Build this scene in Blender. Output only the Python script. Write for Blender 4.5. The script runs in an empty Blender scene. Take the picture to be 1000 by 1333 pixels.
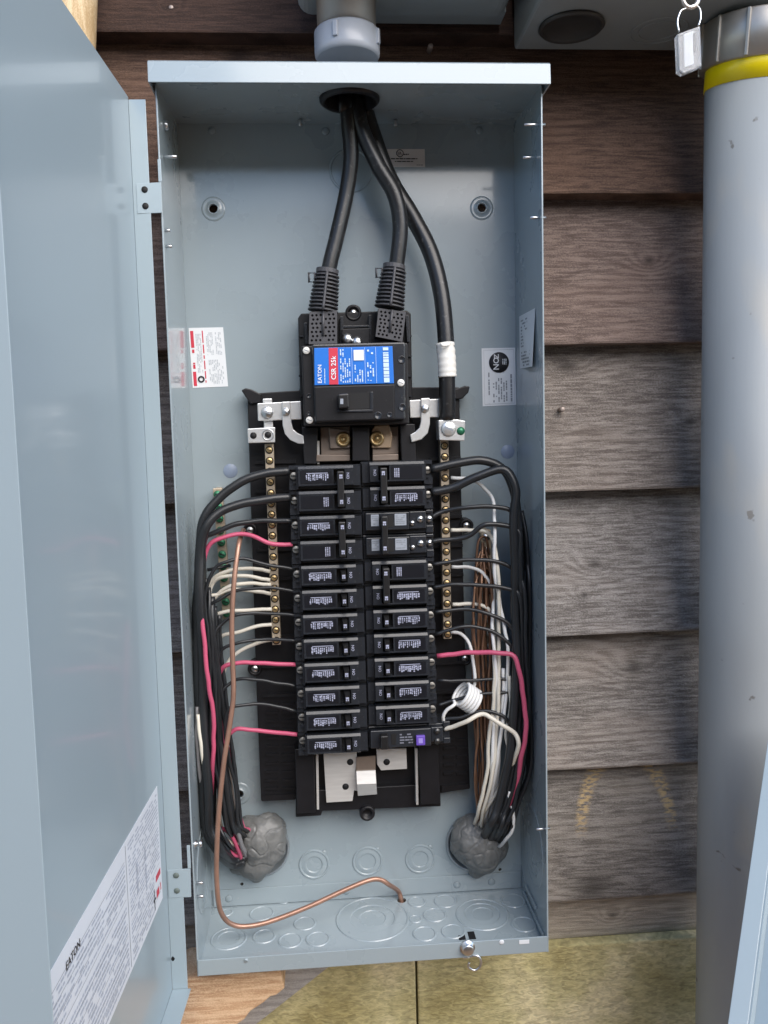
import bpy, bmesh, math, random
from mathutils import Vector, Matrix, noise
random.seed(7)
S = bpy.context.scene
COL = S.collection

# ------------------------------------------------------------------ camera
FPX = 1100.0
CAM = Vector((0.14131, -0.93434, 0.53811))
MR = Matrix(((0.99692552, -0.07431294, -0.0248414),
             (-0.03151811, -0.09006726, -0.99543684),
             (0.07173644, 0.99315934, -0.09213256)))      # world -> camera (right, down, forward)
cd = bpy.data.cameras.new('camera')
cam = bpy.data.objects.new('camera', cd)
COL.objects.link(cam)
r, d, f = MR[0].normalized(), MR[1].normalized(), MR[2].normalized()
cam.matrix_world = Matrix(((r.x, -d.x, -f.x, CAM.x), (r.y, -d.y, -f.y, CAM.y), (r.z, -d.z, -f.z, CAM.z), (0, 0, 0, 1)))
cd.sensor_fit = 'VERTICAL'
cd.sensor_height = 24.0
cd.lens = 24.0 * FPX / 1333.0
cd.clip_start = 0.02
cd.clip_end = 400
S.camera = cam

# ------------------------------------------------------------------ light
W = bpy.data.worlds.new('World')
S.world = W
W.use_nodes = True
wn = W.node_tree
for n in list(wn.nodes):
    wn.nodes.remove(n)
sky = wn.nodes.new('ShaderNodeTexSky')
sky.sky_type = 'NISHITA'
sky.sun_disc = False
SUN_EL, SUN_ROT = 36, 150
sky.sun_elevation = math.radians(SUN_EL)
sky.sun_rotation = math.radians(SUN_ROT)
sky.air_density = 1.0
sky.dust_density = 0.2
sky.ozone_density = 2.5
bg = wn.nodes.new('ShaderNodeBackground')
bg.inputs['Strength'].default_value = 0.15
wo = wn.nodes.new('ShaderNodeOutputWorld')
wn.links.new(sky.outputs[0], bg.inputs[0])
wn.links.new(bg.outputs[0], wo.inputs[0])
sl = bpy.data.lights.new('sun', 'SUN')
sl.energy = 2.7
sl.angle = math.radians(60)
sl.color = (1.0, 0.90, 0.77)
so = bpy.data.objects.new('sun', sl)
COL.objects.link(so)
sd = Vector((math.sin(math.radians(SUN_ROT)) * math.cos(math.radians(SUN_EL)),
             math.cos(math.radians(SUN_ROT)) * math.cos(math.radians(SUN_EL)),
             math.sin(math.radians(SUN_EL))))
so.rotation_euler = (-sd).to_track_quat('-Z', 'Y').to_euler()
so.location = sd * 6
S.view_settings.view_transform = 'Standard'
S.view_settings.look = 'None'
S.view_settings.gamma = 1
S.view_settings.use_curve_mapping = False
S.view_settings.exposure = 1.0

# ------------------------------------------------------------------ helpers
def ray(u, v):
    return MR.transposed() @ Vector(((u - 500) / FPX, (v - 666.5) / FPX, 1))
def P(u, v, y):
    q = ray(u, v); return CAM + q * ((y - CAM.y) / q.y)
def PX(u, v, x):
    q = ray(u, v); return CAM + q * ((x - CAM.x) / q.x)
def PZ(u, v, z):
    q = ray(u, v); return CAM + q * ((z - CAM.z) / q.z)

ORG = {}
def tag(o, label=None, cat=None, group=None, kind=None):
    if label: o['label'] = label
    if cat: o['category'] = cat
    if group: o['group'] = group
    if kind: o['kind'] = kind
    return o
def empty(name, loc, label, cat, group=None):
    o = bpy.data.objects.new(name, None)
    o.empty_display_size = 0.02
    o.location = loc
    COL.objects.link(o)
    ORG[o.name] = Vector(loc)
    return tag(o, label, cat, group)
def org(o):
    return ORG.get(o.name, Vector((0, 0, 0)))
def link(name, me, parent=None, loc=None):
    o = bpy.data.objects.new(name, me)
    COL.objects.link(o)
    if parent:
        o.parent = parent
        ORG[o.name] = org(parent).copy()
    if loc is not None:
        o.location = loc
        ORG[o.name] = org(o) + Vector(loc)
    return o

class MB:
    def __init__(s): s.v = []; s.f = []; s.m = []; s.sm = []
    def add(s, vs, fs, mi=0, smooth=False):
        b = len(s.v); s.v += [Vector(p) for p in vs]
        for q in fs:
            s.f.append([b + i for i in q]); s.m.append(mi); s.sm.append(smooth)
        return s
    def box(s, a, b, mi=0):
        x0, x1 = sorted((a[0], b[0])); y0, y1 = sorted((a[1], b[1])); z0, z1 = sorted((a[2], b[2]))
        return s.add([(x0,y0,z0),(x1,y0,z0),(x1,y1,z0),(x0,y1,z0),(x0,y0,z1),(x1,y0,z1),(x1,y1,z1),(x0,y1,z1)],
                     [(0,3,2,1),(4,5,6,7),(0,1,5,4),(1,2,6,5),(2,3,7,6),(3,0,4,7)], mi)
    def hexa(s, q0, q1, mi=0):       # two matching polygons joined into a solid
        n = len(q0)
        fs = [tuple(range(n))[::-1], tuple(range(n, 2 * n))]
        for i in range(n):
            j = (i + 1) % n; fs.append((i, j, n + j, n + i))
        return s.add(list(q0) + list(q1), fs, mi)
    def pxprism(s, poly, y0, y1, mi=0, inset=None):   # pixel outline put at depth y0 (front), extruded back to y1
        a = [P(u, v, y0) for u, v in poly]
        b = [Vector((p.x, y1, p.z)) for p in a]
        return s.hexa(a, b, mi)
    def tube(s, pts, r, n=8, mi=0, caps=True, closed=False):
        pts = [Vector(p) for p in pts]; N = len(pts)
        t = []
        for i in range(N):
            if closed: t.append((pts[(i+1) % N] - pts[i-1]).normalized())
            else: t.append((pts[min(i+1, N-1)] - pts[max(i-1, 0)]).normalized())
        up = Vector((0, 0, 1)) if abs(t[0].z) < .9 else Vector((0, 1, 0))
        nrm = (up - t[0] * up.dot(t[0])).normalized()
        vs = []
        for i in range(N):
            nrm = (nrm - t[i] * nrm.dot(t[i])).normalized()
            bn = t[i].cross(nrm)
            rr = r[i] if isinstance(r, (list, tuple)) else r
            for k in range(n):
                a = 2 * math.pi * k / n
                vs.append(pts[i] + (nrm * math.cos(a) + bn * math.sin(a)) * rr)
        fs = []
        for i in range(N if closed else N - 1):
            j = (i + 1) % N
            for k in range(n):
                k2 = (k + 1) % n
                fs.append((i*n+k, i*n+k2, j*n+k2, j*n+k))
        s.add(vs, fs, mi, True)
        if caps and not closed:
            s.add(vs[:n], [tuple(range(n))[::-1]], mi); s.add(vs[-n:], [tuple(range(n))], mi)
        return s
    def lathe(s, prof, c, ax, n=24, mi=0, smooth=True):   # prof: (radius, height along ax)
        ax = Vector(ax).normalized(); c = Vector(c)
        u = ax.orthogonal().normalized(); w = ax.cross(u)
        vs = []; 
        for rr, h in prof:
            for k in range(n):
                a = 2 * math.pi * k / n
                vs.append(c + ax * h + (u * math.cos(a) + w * math.sin(a)) * rr)
        fs = []
        for i in range(len(prof) - 1):
            for k in range(n):
                k2 = (k + 1) % n
                fs.append((i*n+k, i*n+k2, (i+1)*n+k2, (i+1)*n+k))
        s.add(vs, fs, mi, smooth)
        if prof[-1][0] > 1e-6: s.add(vs[-n:], [tuple(range(n))], mi)
        if prof[0][0] > 1e-6: s.add(vs[:n], [tuple(range(n))[::-1]], mi)
        return s
    def plate(s, outer, holes, back, mi=0):   # flat outline with holes; back = offset vector giving thickness
        bm = bmesh.new()
        ed = []
        loops = [outer] + holes
        for L in loops:
            vv = [bm.verts.new(p) for p in L]
            for i in range(len(vv)): ed.append(bm.edges.new((vv[i], vv[(i+1) % len(vv)])))
        bmesh.ops.triangle_fill(bm, use_beauty=True, edges=ed)
        bm.verts.index_update()
        vs = [v.co.copy() for v in bm.verts]; fs = [[v.index for v in q.verts] for q in bm.faces]
        bm.free()
        back = Vector(back); n = len(vs)
        s.add(vs + [p + back for p in vs], fs + [[i + n for i in q][::-1] for q in fs], mi)
        for L in loops:
            m = len(L)
            s.add([Vector(p) for p in L] + [Vector(p) + back for p in L],
                  [(i, (i+1) % m, m + (i+1) % m, m + i) for i in range(m)], mi)
        return s
    def mesh(s, name, mats, off=Vector((0, 0, 0)), fix=True):
        me = bpy.data.meshes.new(name)
        me.from_pydata([p - off for p in s.v], [], s.f)
        if not isinstance(mats, (list, tuple)): mats = [mats]
        for m in mats: me.materials.append(m)
        for i, p in enumerate(me.polygons):
            p.material_index = s.m[i]; p.use_smooth = s.sm[i]
        if fix:
            bm = bmesh.new(); bm.from_mesh(me)
            bmesh.ops.remove_doubles(bm, verts=bm.verts, dist=1e-6)
            bmesh.ops.recalc_face_normals(bm, faces=bm.faces)
            bm.to_mesh(me); bm.free()
        return me
    def build(s, name, mats, parent=None, bevel=0, seg=2, label=None, fix=True):
        if parent:
            off = org(parent)
            o = link(name, s.mesh(name, mats, off, fix), parent)
        else:
            c = sum(s.v, Vector()) / len(s.v)
            o = link(name, s.mesh(name, mats, c, fix), None, c)
        if bevel:
            b = o.modifiers.new('bevel', 'BEVEL'); b.width = bevel; b.segments = seg
            b.limit_method = 'ANGLE'; b.angle_limit = math.radians(40)
        if label: o['label'] = label
        return o

def smooth_path(pts, sub=6):
    pts = [Vector(p) for p in pts]
    if len(pts) < 3: return pts
    out = []
    for i in range(len(pts) - 1):
        p0 = pts[i-1] if i else pts[0] * 2 - pts[1]
        p1, p2 = pts[i], pts[i+1]
        p3 = pts[i+2] if i + 2 < len(pts) else p2 * 2 - p1
        for k in range(sub):
            t = k / sub
            out.append(0.5 * ((2*p1) + (p2-p0)*t + (2*p0-5*p1+4*p2-p3)*t*t + (3*p1-p0-3*p2+p3)*t**3))
    out.append(pts[-1])
    return out

_font_cache = {}
def text(name, s, size, mat, parent, o, xd, yd, align='CENTER'):
    key = (s, align)
    if key not in _font_cache:
        cu = bpy.data.curves.new('txt', 'FONT'); cu.body = s; cu.align_x = align; cu.align_y = 'CENTER'; cu.resolution_u = 2; cu.offset = .012
        ob = bpy.data.objects.new('txt', cu); COL.objects.link(ob)
        bpy.context.view_layer.update()
        me = bpy.data.meshes.new_from_object(ob.evaluated_get(bpy.context.evaluated_depsgraph_get()))
        _font_cache[key] = ([v.co.copy() for v in me.vertices], [list(p.vertices) for p in me.polygons])
        bpy.data.objects.remove(ob); bpy.data.curves.remove(cu); bpy.data.meshes.remove(me)
    vs, fs = _font_cache[key]
    xd = Vector(xd).normalized(); yd = Vector(yd).normalized(); o = Vector(o)
    mb = MB(); mb.add([o + xd * v.x * size + yd * v.y * size for v in vs], fs)
    return mb.build(name, mat, parent, fix=False)

def print_rows(mb, o, xd, yd, w, h, rows, dens=.75, char=.45, seed=0, thick=.55):
    """unreadable fine print: rows of little dashes in the plane xd,yd from corner o"""
    rnd = random.Random(seed)
    xd = Vector(xd).normalized(); yd = Vector(yd).normalized(); o = Vector(o)
    rh = h / rows
    for r_ in range(rows):
        x = 0.0
        end = w * rnd.uniform(.72, 1.0)
        y0 = rh * (r_ + .5 - thick / 2); y1 = rh * (r_ + .5 + thick / 2)
        while x < end:
            l = rh * char * rnd.choice((.6, .8, 1.0, 1.6, 2.4))
            l = min(l, end - x)
            if rnd.random() < dens:
                mb.add([o + xd*x + yd*y0, o + xd*(x+l) + yd*y0, o + xd*(x+l) + yd*y1, o + xd*x + yd*y1], [(0, 1, 2, 3)])
            x += l + rh * .22
    return mb

# ------------------------------------------------------------------ materials
def mat(name, col, rough=.5, metal=0.0, var=.12, vscale=30, bump=0.0, bscale=200, spec=.5, coat=0.0, rvar=0.0, stretch=(1,1,1), col2=None):
    m = bpy.data.materials.new(name); m.use_nodes = True
    nt = m.node_tree; N = nt.nodes; L = nt.links
    b = N['Principled BSDF']
    b.inputs['Metallic'].default_value = metal
    b.inputs['Roughness'].default_value = rough
    b.inputs['Specular IOR Level'].default_value = spec
    b.inputs['Coat Weight'].default_value = coat
    b.inputs['Coat Roughness'].default_value = .09
    tc = N.new('ShaderNodeTexCoord'); mp = N.new('ShaderNodeMapping'); mp.inputs['Scale'].default_value = stretch
    L.new(tc.outputs['Object'], mp.inputs[0])
    nz = N.new('ShaderNodeTexNoise'); nz.inputs['Scale'].default_value = vscale; nz.inputs['Detail'].default_value = 5
    L.new(mp.outputs[0], nz.inputs['Vector'])
    mx = N.new('ShaderNodeMix'); mx.data_type = 'RGBA'
    c2 = col2 if col2 else tuple(min(1, c * (1 + var)) for c in col)
    c1 = col if col2 else tuple(c * (1 - var) for c in col)
    mx.inputs[6].default_value = (*c1, 1); mx.inputs[7].default_value = (*c2, 1)
    mr = N.new('ShaderNodeMapRange'); mr.inputs[1].default_value = .2; mr.inputs[2].default_value = .8
    L.new(nz.outputs[0], mr.inputs[0]); L.new(mr.outputs[0], mx.inputs[0])
    L.new(mx.outputs[2], b.inputs['Base Color'])
    if rvar:
        m2 = N.new('ShaderNodeMapRange'); m2.inputs[1].default_value = .15; m2.inputs[2].default_value = .85
        m2.inputs[3].default_value = max(.02, rough - rvar); m2.inputs[4].default_value = min(1, rough + rvar)
        L.new(nz.outputs[0], m2.inputs[0]); L.new(m2.outputs[0], b.inputs['Roughness'])
    if bump:
        n2 = N.new('ShaderNodeTexNoise'); n2.inputs['Scale'].default_value = bscale; n2.inputs['Detail'].default_value = 3
        L.new(mp.outputs[0], n2.inputs['Vector'])
        bp = N.new('ShaderNodeBump'); bp.inputs['Strength'].default_value = bump; bp.inputs['Distance'].default_value = .001
        L.new(n2.outputs[0], bp.inputs['Height']); L.new(bp.outputs[0], b.inputs['Normal'])
    return m

PAINT = mat('grey_enamel', (.29, .35, .383), .28, var=.03, vscale=14, bump=.03, bscale=700, spec=.5, coat=.6, rvar=.04)
DOORP = mat('grey_enamel_door', (.31, .385, .43), .32, var=.025, vscale=4, bump=.008, bscale=300, spec=.5, coat=.35, rvar=.05)
ZINC = mat('zinc', (.62, .63, .64), .3, 1, var=.12, vscale=120)
ALU = mat('aluminium', (.70, .71, .71), .36, .75, var=.06, vscale=80, bump=.1, bscale=300)
TINNED = mat('tinned_bar', (.50, .42, .32), .42, .5, var=.15, vscale=90)
BRASS = mat('brass', (.50, .36, .18), .38, .8, var=.2, vscale=200)
STEEL = mat('stainless', (.62, .61, .59), .42, .35, var=.1, vscale=40, stretch=(1, 1, 8))
BROWNM = mat('dull_copper_plate', (.25, .2, .165), .45, .5, var=.15, vscale=60)
BLK = mat('black_plastic', (.009, .009, .011), .42, var=.25, vscale=60, bump=.06, bscale=500, spec=.35)
BLKG = mat('breaker_plastic', (.021, .024, .030), .24, var=.2, vscale=80, bump=.08, bscale=900)
BLKD = mat('breaker_label_black', (.008, .009, .013), .3, var=.1)
DSCREW = mat('dull_screw', (.30, .29, .27), .42, .8, var=.2)
HAND = mat('handle_plastic', (.012, .012, .013), .36, var=.1)
BOOT = mat('grey_boot_plastic', (.055, .055, .062), .5, var=.15, vscale=90)
WBLK = mat('black_wire_jacket', (.016, .018, .021), .36, var=.2, vscale=60)
CBLK = mat('black_cable_jacket', (.012, .012, .013), .34, var=.2, vscale=90, bump=.12, bscale=160)
WWHT = mat('white_wire_jacket', (.66, .63, .55), .4, var=.06, vscale=25)
WWHT2 = mat('bright_white_wire', (.76, .77, .77), .35, var=.04, vscale=25)
WRED = mat('red_wire_jacket', (.50, .085, .165), .4, var=.1, vscale=25)
WGRY = mat('grey_wire_jacket', (.2, .2, .21), .4, var=.1)
COPPER = mat('bare_copper', (.40, .235, .175), .40, .6, var=.18, vscale=60)
COPDARK = mat('dull_copper', (.27, .155, .10), .45, .6, var=.35, vscale=60)
PUTTY = mat('duct_seal', (.10, .104, .104), .42, var=.3, vscale=70, bump=.5, bscale=160, col2=(.20, .203, .198))
GREEN = mat('green_screw', (.03, .17, .09), .35, .4, var=.2)
WHITEP = mat('white_label', (.72, .75, .78), .45, var=.03)
LBL2 = mat('door_label', (.66, .70, .76), .42, var=.04)
INK = mat('ink_grey', (.25, .27, .30), .6, var=.1)
INKB = mat('ink_black', (.02, .02, .025), .6, var=.1)
INKR = mat('ink_red', (.55, .03, .06), .5, var=.1)
BLUE = mat('blue_label', (.015, .16, .60), .35, var=.06)
LABW = mat('label_white_print', (.74, .78, .85), .5, var=.05)
LABB = mat('breaker_white_print', (.36, .38, .50), .5, var=.12, vscale=300)
GREYL = mat('grey_label', (.30, .33, .38), .5, var=.1, vscale=300)
PURP = mat('purple_button', (.13, .07, .42), .4, var=.1)
PVC = mat('grey_pvc', (.29, .315, .33), .5, var=.07, vscale=14, bump=.04, bscale=300, stretch=(1, 1, .35), rvar=.08)
PVCB = mat('bluish_pvc_fitting', (.37, .39, .43), .3, var=.06, vscale=40)
EMT = mat('weathered_galvanised', (.36, .34, .31), .4, .65, var=.2, vscale=35, stretch=(1, 1, .4))
YEL = mat('yellow_tape', (.80, .62, .004), .3, var=.06)
METER = mat('meter_grey_paint', (.24, .265, .275), .5, var=.12, vscale=14, bump=.1, bscale=300)
METERD = mat('meter_dark_plug', (.055, .055, .055), .5, .4, var=.2)
HOLE = mat('dark_hole', (.004, .004, .005), .7, var=.1)
WTAPE = mat('white_tape', (.74, .73, .69), .5, var=.06, vscale=120)
CLEAR = mat('clear_plastic', (.9, .92, .95), .12, var=.02)
CLEAR.node_tree.nodes['Principled BSDF'].inputs['Transmission Weight'].default_value = .75
CLEAR.node_tree.nodes['Principled BSDF'].inputs['IOR'].default_value = 1.3
def specks(m, col, scale, lo, hi, stretch=(1, 1, 1), amt=.8):
    nt = m.node_tree; N = nt.nodes; L = nt.links; b = N['Principled BSDF']; src = b.inputs['Base Color'].links[0].from_socket
    tc = N.new('ShaderNodeTexCoord'); mp = N.new('ShaderNodeMapping'); mp.inputs['Scale'].default_value = stretch; L.new(tc.outputs['Object'], mp.inputs[0])
    n = N.new('ShaderNodeTexNoise'); n.inputs['Scale'].default_value = scale; n.inputs['Detail'].default_value = 3; L.new(mp.outputs[0], n.inputs['Vector'])
    r_ = N.new('ShaderNodeMapRange'); r_.inputs[1].default_value = lo; r_.inputs[2].default_value = hi; r_.inputs[4].default_value = amt; L.new(n.outputs[0], r_.inputs[0])
    x = N.new('ShaderNodeMix'); x.data_type = 'RGBA'; L.new(r_.outputs[0], x.inputs[0]); L.new(src, x.inputs[6]); x.inputs[7].default_value = (*col, 1)
    L.new(x.outputs[2], b.inputs['Base Color'])
specks(PVC, (.12, .11, .10), 60, .70, .74); specks(PVC, (.46, .40, .30), 9, .60, .72, (1, 1, .4), .5); specks(PVC, (.2, .21, .22), 7, .56, .75, (1, 1, .25), .4)
specks(PAINT, (.42, .44, .44), 160, .70, .78, (1, 1, 1), .5); specks(DOORP, (.42, .45, .47), 200, .72, .78, (1, 1, 1), .35)
specks(BLKG, (.09, .09, .09), 420, .66, .76, (1, 1, 1), .5); specks(BLK, (.07, .07, .07), 300, .68, .78, (1, 1, 1), .5); specks(CBLK, (.09, .09, .09), 260, .62, .74, (1, 1, 1), .6)
SHEET = mat('pale_grey_sheet', (.27, .34, .38), .32, var=.04, vscale=8, coat=.5)
DIRT = mat('ground_dirt', (.36, .22, .12), .9, var=.5, vscale=6, bump=.5, bscale=40)

def wood(name, dark, light, tint, kn=(), grain=90, marks=None, bump=1.0, rough=.75, moss=None, upright=False):
    m = bpy.data.materials.new(name); m.use_nodes = True
    nt = m.node_tree; N = nt.nodes; L = nt.links; b = N['Principled BSDF']
    b.inputs['Roughness'].default_value = rough; b.inputs['Specular IOR Level'].default_value = .35
    tc = N.new('ShaderNodeTexCoord'); vec = tc.outputs['Object']
    if upright:
        s0 = N.new('ShaderNodeSeparateXYZ'); c0 = N.new('ShaderNodeCombineXYZ'); L.new(vec, s0.inputs[0])
        L.new(s0.outputs['Z'], c0.inputs['X']); L.new(s0.outputs['Y'], c0.inputs['Y']); L.new(s0.outputs['X'], c0.inputs['Z']); vec = c0.outputs[0]
    sp = N.new('ShaderNodeSeparateXYZ'); L.new(vec, sp.inputs[0])
    def M(op, a, b_=None, c=None):
        n = N.new('ShaderNodeMath'); n.operation = op
        for i, q in enumerate((a, b_, c)):
            if q is None: continue
            if isinstance(q, (int, float)): n.inputs[i].default_value = q
            else: L.new(q, n.inputs[i])
        return n.outputs[0]
    def mapn(sc, scale, det=4, dist=0):
        mp = N.new('ShaderNodeMapping'); mp.inputs['Scale'].default_value = sc; L.new(vec, mp.inputs[0])
        n = N.new('ShaderNodeTexNoise'); n.inputs['Scale'].default_value = scale; n.inputs['Detail'].default_value = det
        n.inputs['Distortion'].default_value = dist
        L.new(mp.outputs[0], n.inputs['Vector']); return n.outputs[0]
    def ramp(x, a, c):
        n = N.new('ShaderNodeMapRange'); n.interpolation_type = 'SMOOTHSTEP'
        n.inputs[1].default_value = a; n.inputs[2].default_value = c
        L.new(x, n.inputs[0]); return n.outputs[0]
    def mix(fac, a, c):
        n = N.new('ShaderNodeMix'); n.data_type = 'RGBA'
        if isinstance(fac, (int, float)): n.inputs[0].default_value = fac
        else: L.new(fac, n.inputs[0])
        for i, q in ((6, a), (7, c)):
            if isinstance(q, tuple): n.inputs[i].default_value = (*q, 1)
            else: L.new(q, n.inputs[i])
        return n.outputs[2]
    low = mapn((.8, 1, 5), 2.2, 4, .4)
    phase = M('MULTIPLY_ADD', low, 26.0, M('MULTIPLY', sp.outputs['Z'], 620.0))
    kmask = None
    for (kx, kz, kr) in kn:
        dx = M('SUBTRACT', sp.outputs['X'], kx); dz = M('SUBTRACT', sp.outputs['Z'], kz)
        d2 = M('ADD', M('MULTIPLY', M('MULTIPLY', dx, dx), .45), M('MULTIPLY', dz, dz))
        g = M('EXPONENT', M('MULTIPLY', d2, -1.0 / (kr * kr * 6)))
        phase = M('MULTIPLY_ADD', g, 16.0, phase)
        core = M('EXPONENT', M('MULTIPLY', d2, -1.0 / (kr * kr * .6)))
        kmask = core if kmask is None else M('MAXIMUM', kmask, core)
    rings = M('MULTIPLY_ADD', M('SINE', phase), .5, .5)
    fine = mapn((1, 1, 11), 38, 8, .4)
    fib = mapn((7, 7, 14), 95, 5, .3)
    blot = mapn((1, 1, 2.2), 9, 5)
    g = M('ADD', M('MULTIPLY', M('MULTIPLY', rings, ramp(blot, .35, .65)), .11), M('ADD', M('MULTIPLY', fine, .50), M('MULTIPLY', fib, .46)))
    c = mix(ramp(g, .38, .66), dark, light)
    c = mix(M('MULTIPLY', ramp(blot, .40, .72), .40), c, tint)
    if kmask is not None:
        c = mix(M('MULTIPLY', kmask, .75), c, tuple(q * .35 for q in dark))
    if marks:
        cx, cz, rx, rz, colr = marks
        ex = M('DIVIDE', M('SUBTRACT', sp.outputs['X'], cx), rx); ez = M('DIVIDE', M('SUBTRACT', sp.outputs['Z'], cz), rz)
        rr = M('SQRT', M('ADD', M('MULTIPLY', ex, ex), M('MULTIPLY', ez, ez)))
        band = M('SUBTRACT', 1.0, ramp(M('ABSOLUTE', M('SUBTRACT', rr, 1.0)), .05, .17))
        band = M('MULTIPLY', band, ramp(mapn((1, 1, 3), 120, 4), .40, .60))
        band = M('MULTIPLY', band, ramp(sp.outputs['Z'], cz - .002, cz + .03))
        c = mix(M('MULTIPLY', band, .8), c, colr)
    if moss:
        z0, z1, colr = moss
        mk = M('SUBTRACT', 1.0, ramp(M('MULTIPLY_ADD', blot, .03, sp.outputs['Z']), z0, z1))
        c = mix(M('MULTIPLY', mk, .8), c, colr)
    L.new(c, b.inputs['Base Color'])
    bp = N.new('ShaderNodeBump'); bp.inputs['Strength'].default_value = bump; bp.inputs['Distance'].default_value = .0016
    L.new(g, bp.inputs['Height']); L.new(bp.outputs[0], b.inputs['Normal'])
    return m

# ------------------------------------------------------------------ ground
mb = MB(); GZ = -0.85
mb.add([(-60, -60, GZ), (60, -60, GZ), (60, 60, GZ), (-60, 60, GZ)], [(0, 1, 2, 3)])
tag(mb.build('ground', DIRT), 'bare brown earth in front of the house wall', 'ground', kind='structure')

# unseen tall board fence, added behind the camera to block low sky light
yf = empty('sky_block_fence', (0, -3.6, GZ), 'tall unseen board fence behind the viewer, added to block low sky light', 'fence')
YW = mat('added_fence_wood', (.22, .125, .07), .8, var=.4, vscale=12, stretch=(6, 6, .6))
rf = random.Random(5)
bm0 = MB(); bm0.box((-.092, -.012, 0), (.092, .012, 2.55)); bme = bm0.mesh('board', YW)
for k in range(48):
    link('board', bme, yf, (-4.5 + k * .19, rf.uniform(-.006, .006), rf.uniform(-.02, .02)))
for z_ in (.3, 1.3, 2.2):
    mb = MB(); mb.box((-4.6, -3.66, GZ + z_), (4.6, -3.615, GZ + z_ + .09)); mb.build('rail', YW, yf)

# ------------------------------------------------------------------ house wall: lapped planks
wall = empty('siding_wall', (0, 0, 0), 'weathered brown lap siding wall behind the open panel', 'wall')
edges = [P(300, 43, .004).z, P(810, 252, .004).z, P(812, 446, .004).z, P(812, 637, .004).z, P(812, 824, .004).z, P(812, 998, .004).z, P(810, 1168, .004).z]
pitch = edges[0] - edges[1]
zs = [edges[0] + 3 * pitch, edges[0] + 2 * pitch, edges[0] + pitch] + edges
WX0, WX1 = -1.1, 1.3
def kpt(u, v, r_): q = P(u, v, .012); return (q.x, q.z, r_)
styles = {
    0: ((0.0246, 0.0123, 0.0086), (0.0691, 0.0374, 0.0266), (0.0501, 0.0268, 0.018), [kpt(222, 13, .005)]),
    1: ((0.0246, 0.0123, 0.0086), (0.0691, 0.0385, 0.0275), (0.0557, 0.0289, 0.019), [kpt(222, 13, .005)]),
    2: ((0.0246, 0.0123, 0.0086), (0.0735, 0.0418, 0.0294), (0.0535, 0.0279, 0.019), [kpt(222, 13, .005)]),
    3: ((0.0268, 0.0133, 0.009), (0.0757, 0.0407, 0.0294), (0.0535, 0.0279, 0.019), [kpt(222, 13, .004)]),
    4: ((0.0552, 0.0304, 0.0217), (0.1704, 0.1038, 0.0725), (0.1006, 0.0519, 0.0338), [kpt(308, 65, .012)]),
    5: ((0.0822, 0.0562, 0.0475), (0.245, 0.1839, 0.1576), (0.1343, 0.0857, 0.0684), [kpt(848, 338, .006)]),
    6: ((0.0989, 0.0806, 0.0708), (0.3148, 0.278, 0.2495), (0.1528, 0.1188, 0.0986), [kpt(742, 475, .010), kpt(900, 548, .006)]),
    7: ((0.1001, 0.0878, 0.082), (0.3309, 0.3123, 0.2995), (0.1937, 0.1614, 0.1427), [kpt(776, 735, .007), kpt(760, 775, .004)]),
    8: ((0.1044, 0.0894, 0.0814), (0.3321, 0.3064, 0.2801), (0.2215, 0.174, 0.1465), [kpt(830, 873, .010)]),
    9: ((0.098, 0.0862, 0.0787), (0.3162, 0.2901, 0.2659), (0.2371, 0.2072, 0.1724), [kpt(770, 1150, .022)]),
}
for k, z in enumerate(zs):
    dk, lt, tn, kn = styles[k]
    marks = None
    if k == 9:
        a = P(818, 1092, .012); bq = P(758, 1092, .012); tp = P(818, 985, .012)
        marks = (a.x, a.z, a.x - bq.x, tp.z - a.z, (.55, .40, .20))
    m = wood('plank_wood_%d' % k, dk, lt, tn, kn, marks=marks)
    ztop = (zs[k-1] if k else z + pitch) + .022
    nseg = 48
    mbk = MB()
    rnd = random.Random(k)
    q0 = []; 
    prof = lambda x: .0012 * noise.noise(Vector((x * 9, k * 3.1, 0))) + .0006 * noise.noise(Vector((x * 40, k * 7.3, 4)))
    vs = []; fs = []
    for i in range(nseg + 1):
        x = WX0 + (WX1 - WX0) * i / nseg
        e = prof(x)
        vs += [(x, .003, z + e), (x, .0025, z + .002 + e), (x, .035, ztop), (x, .0405, ztop), (x, .035, z + e)]
    for i in range(nseg):
        a = i * 5; b2 = a + 5
        for j in range(5):
            j2 = (j + 1) % 5
            fs.append((a + j, b2 + j, b2 + j2, a + j2))
    fs += [(0, 1, 2, 3, 4), tuple(nseg * 5 + j for j in (4, 3, 2, 1, 0))]
    mbk.add(vs, fs)
    lab = {0: None, 4: 'dark reddish plank just under the meter box', 9: 'lowest plank with pale yellow arched scuff marks'}.get(k)
    mbk.build('plank', m, wall, label=lab)
for u, v in ((224, 13), (722, 228), (728, 425), (731, 533), (560, 62)):
    q = P(u, v, .012); mb = MB(); mb.lathe([(.0028, .012), (.0028, -.0008), (.0022, -.0014), (.0001, -.0015)], (q.x, P(u, v, .008).y * 0 + .008, q.z), (0, 1, 0), 12)
    mb.build('nail_head', mat('nail', (.34, .28, .25), .5, .5), wall)
# sill strip and solid wall behind
mb = MB(); mb.box((WX0, .0262, zs[-1] - .05), (WX1, .05, zs[-1] + .03))
sz = P(810, 1214, .022).z
mb = MB(); mb.box((WX0, .018, sz), (WX1, .036, zs[-1] + .012))
mb.build('sill_board', wood('sill_wood', (.22, .195, .165), (.46, .41, .35), (.34, .30, .25), [kpt(800, 1195, .005)], moss=(sz + .004, sz + .026, (.12, .13, .05))), wall, bevel=.001)
mb = MB(); mb.box((WX0, .041, GZ), (WX1, .12, zs[0] + .3))
mb.build('sheathing', mat('dark_sheathing', (.03, .025, .02), .9), wall)
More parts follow.
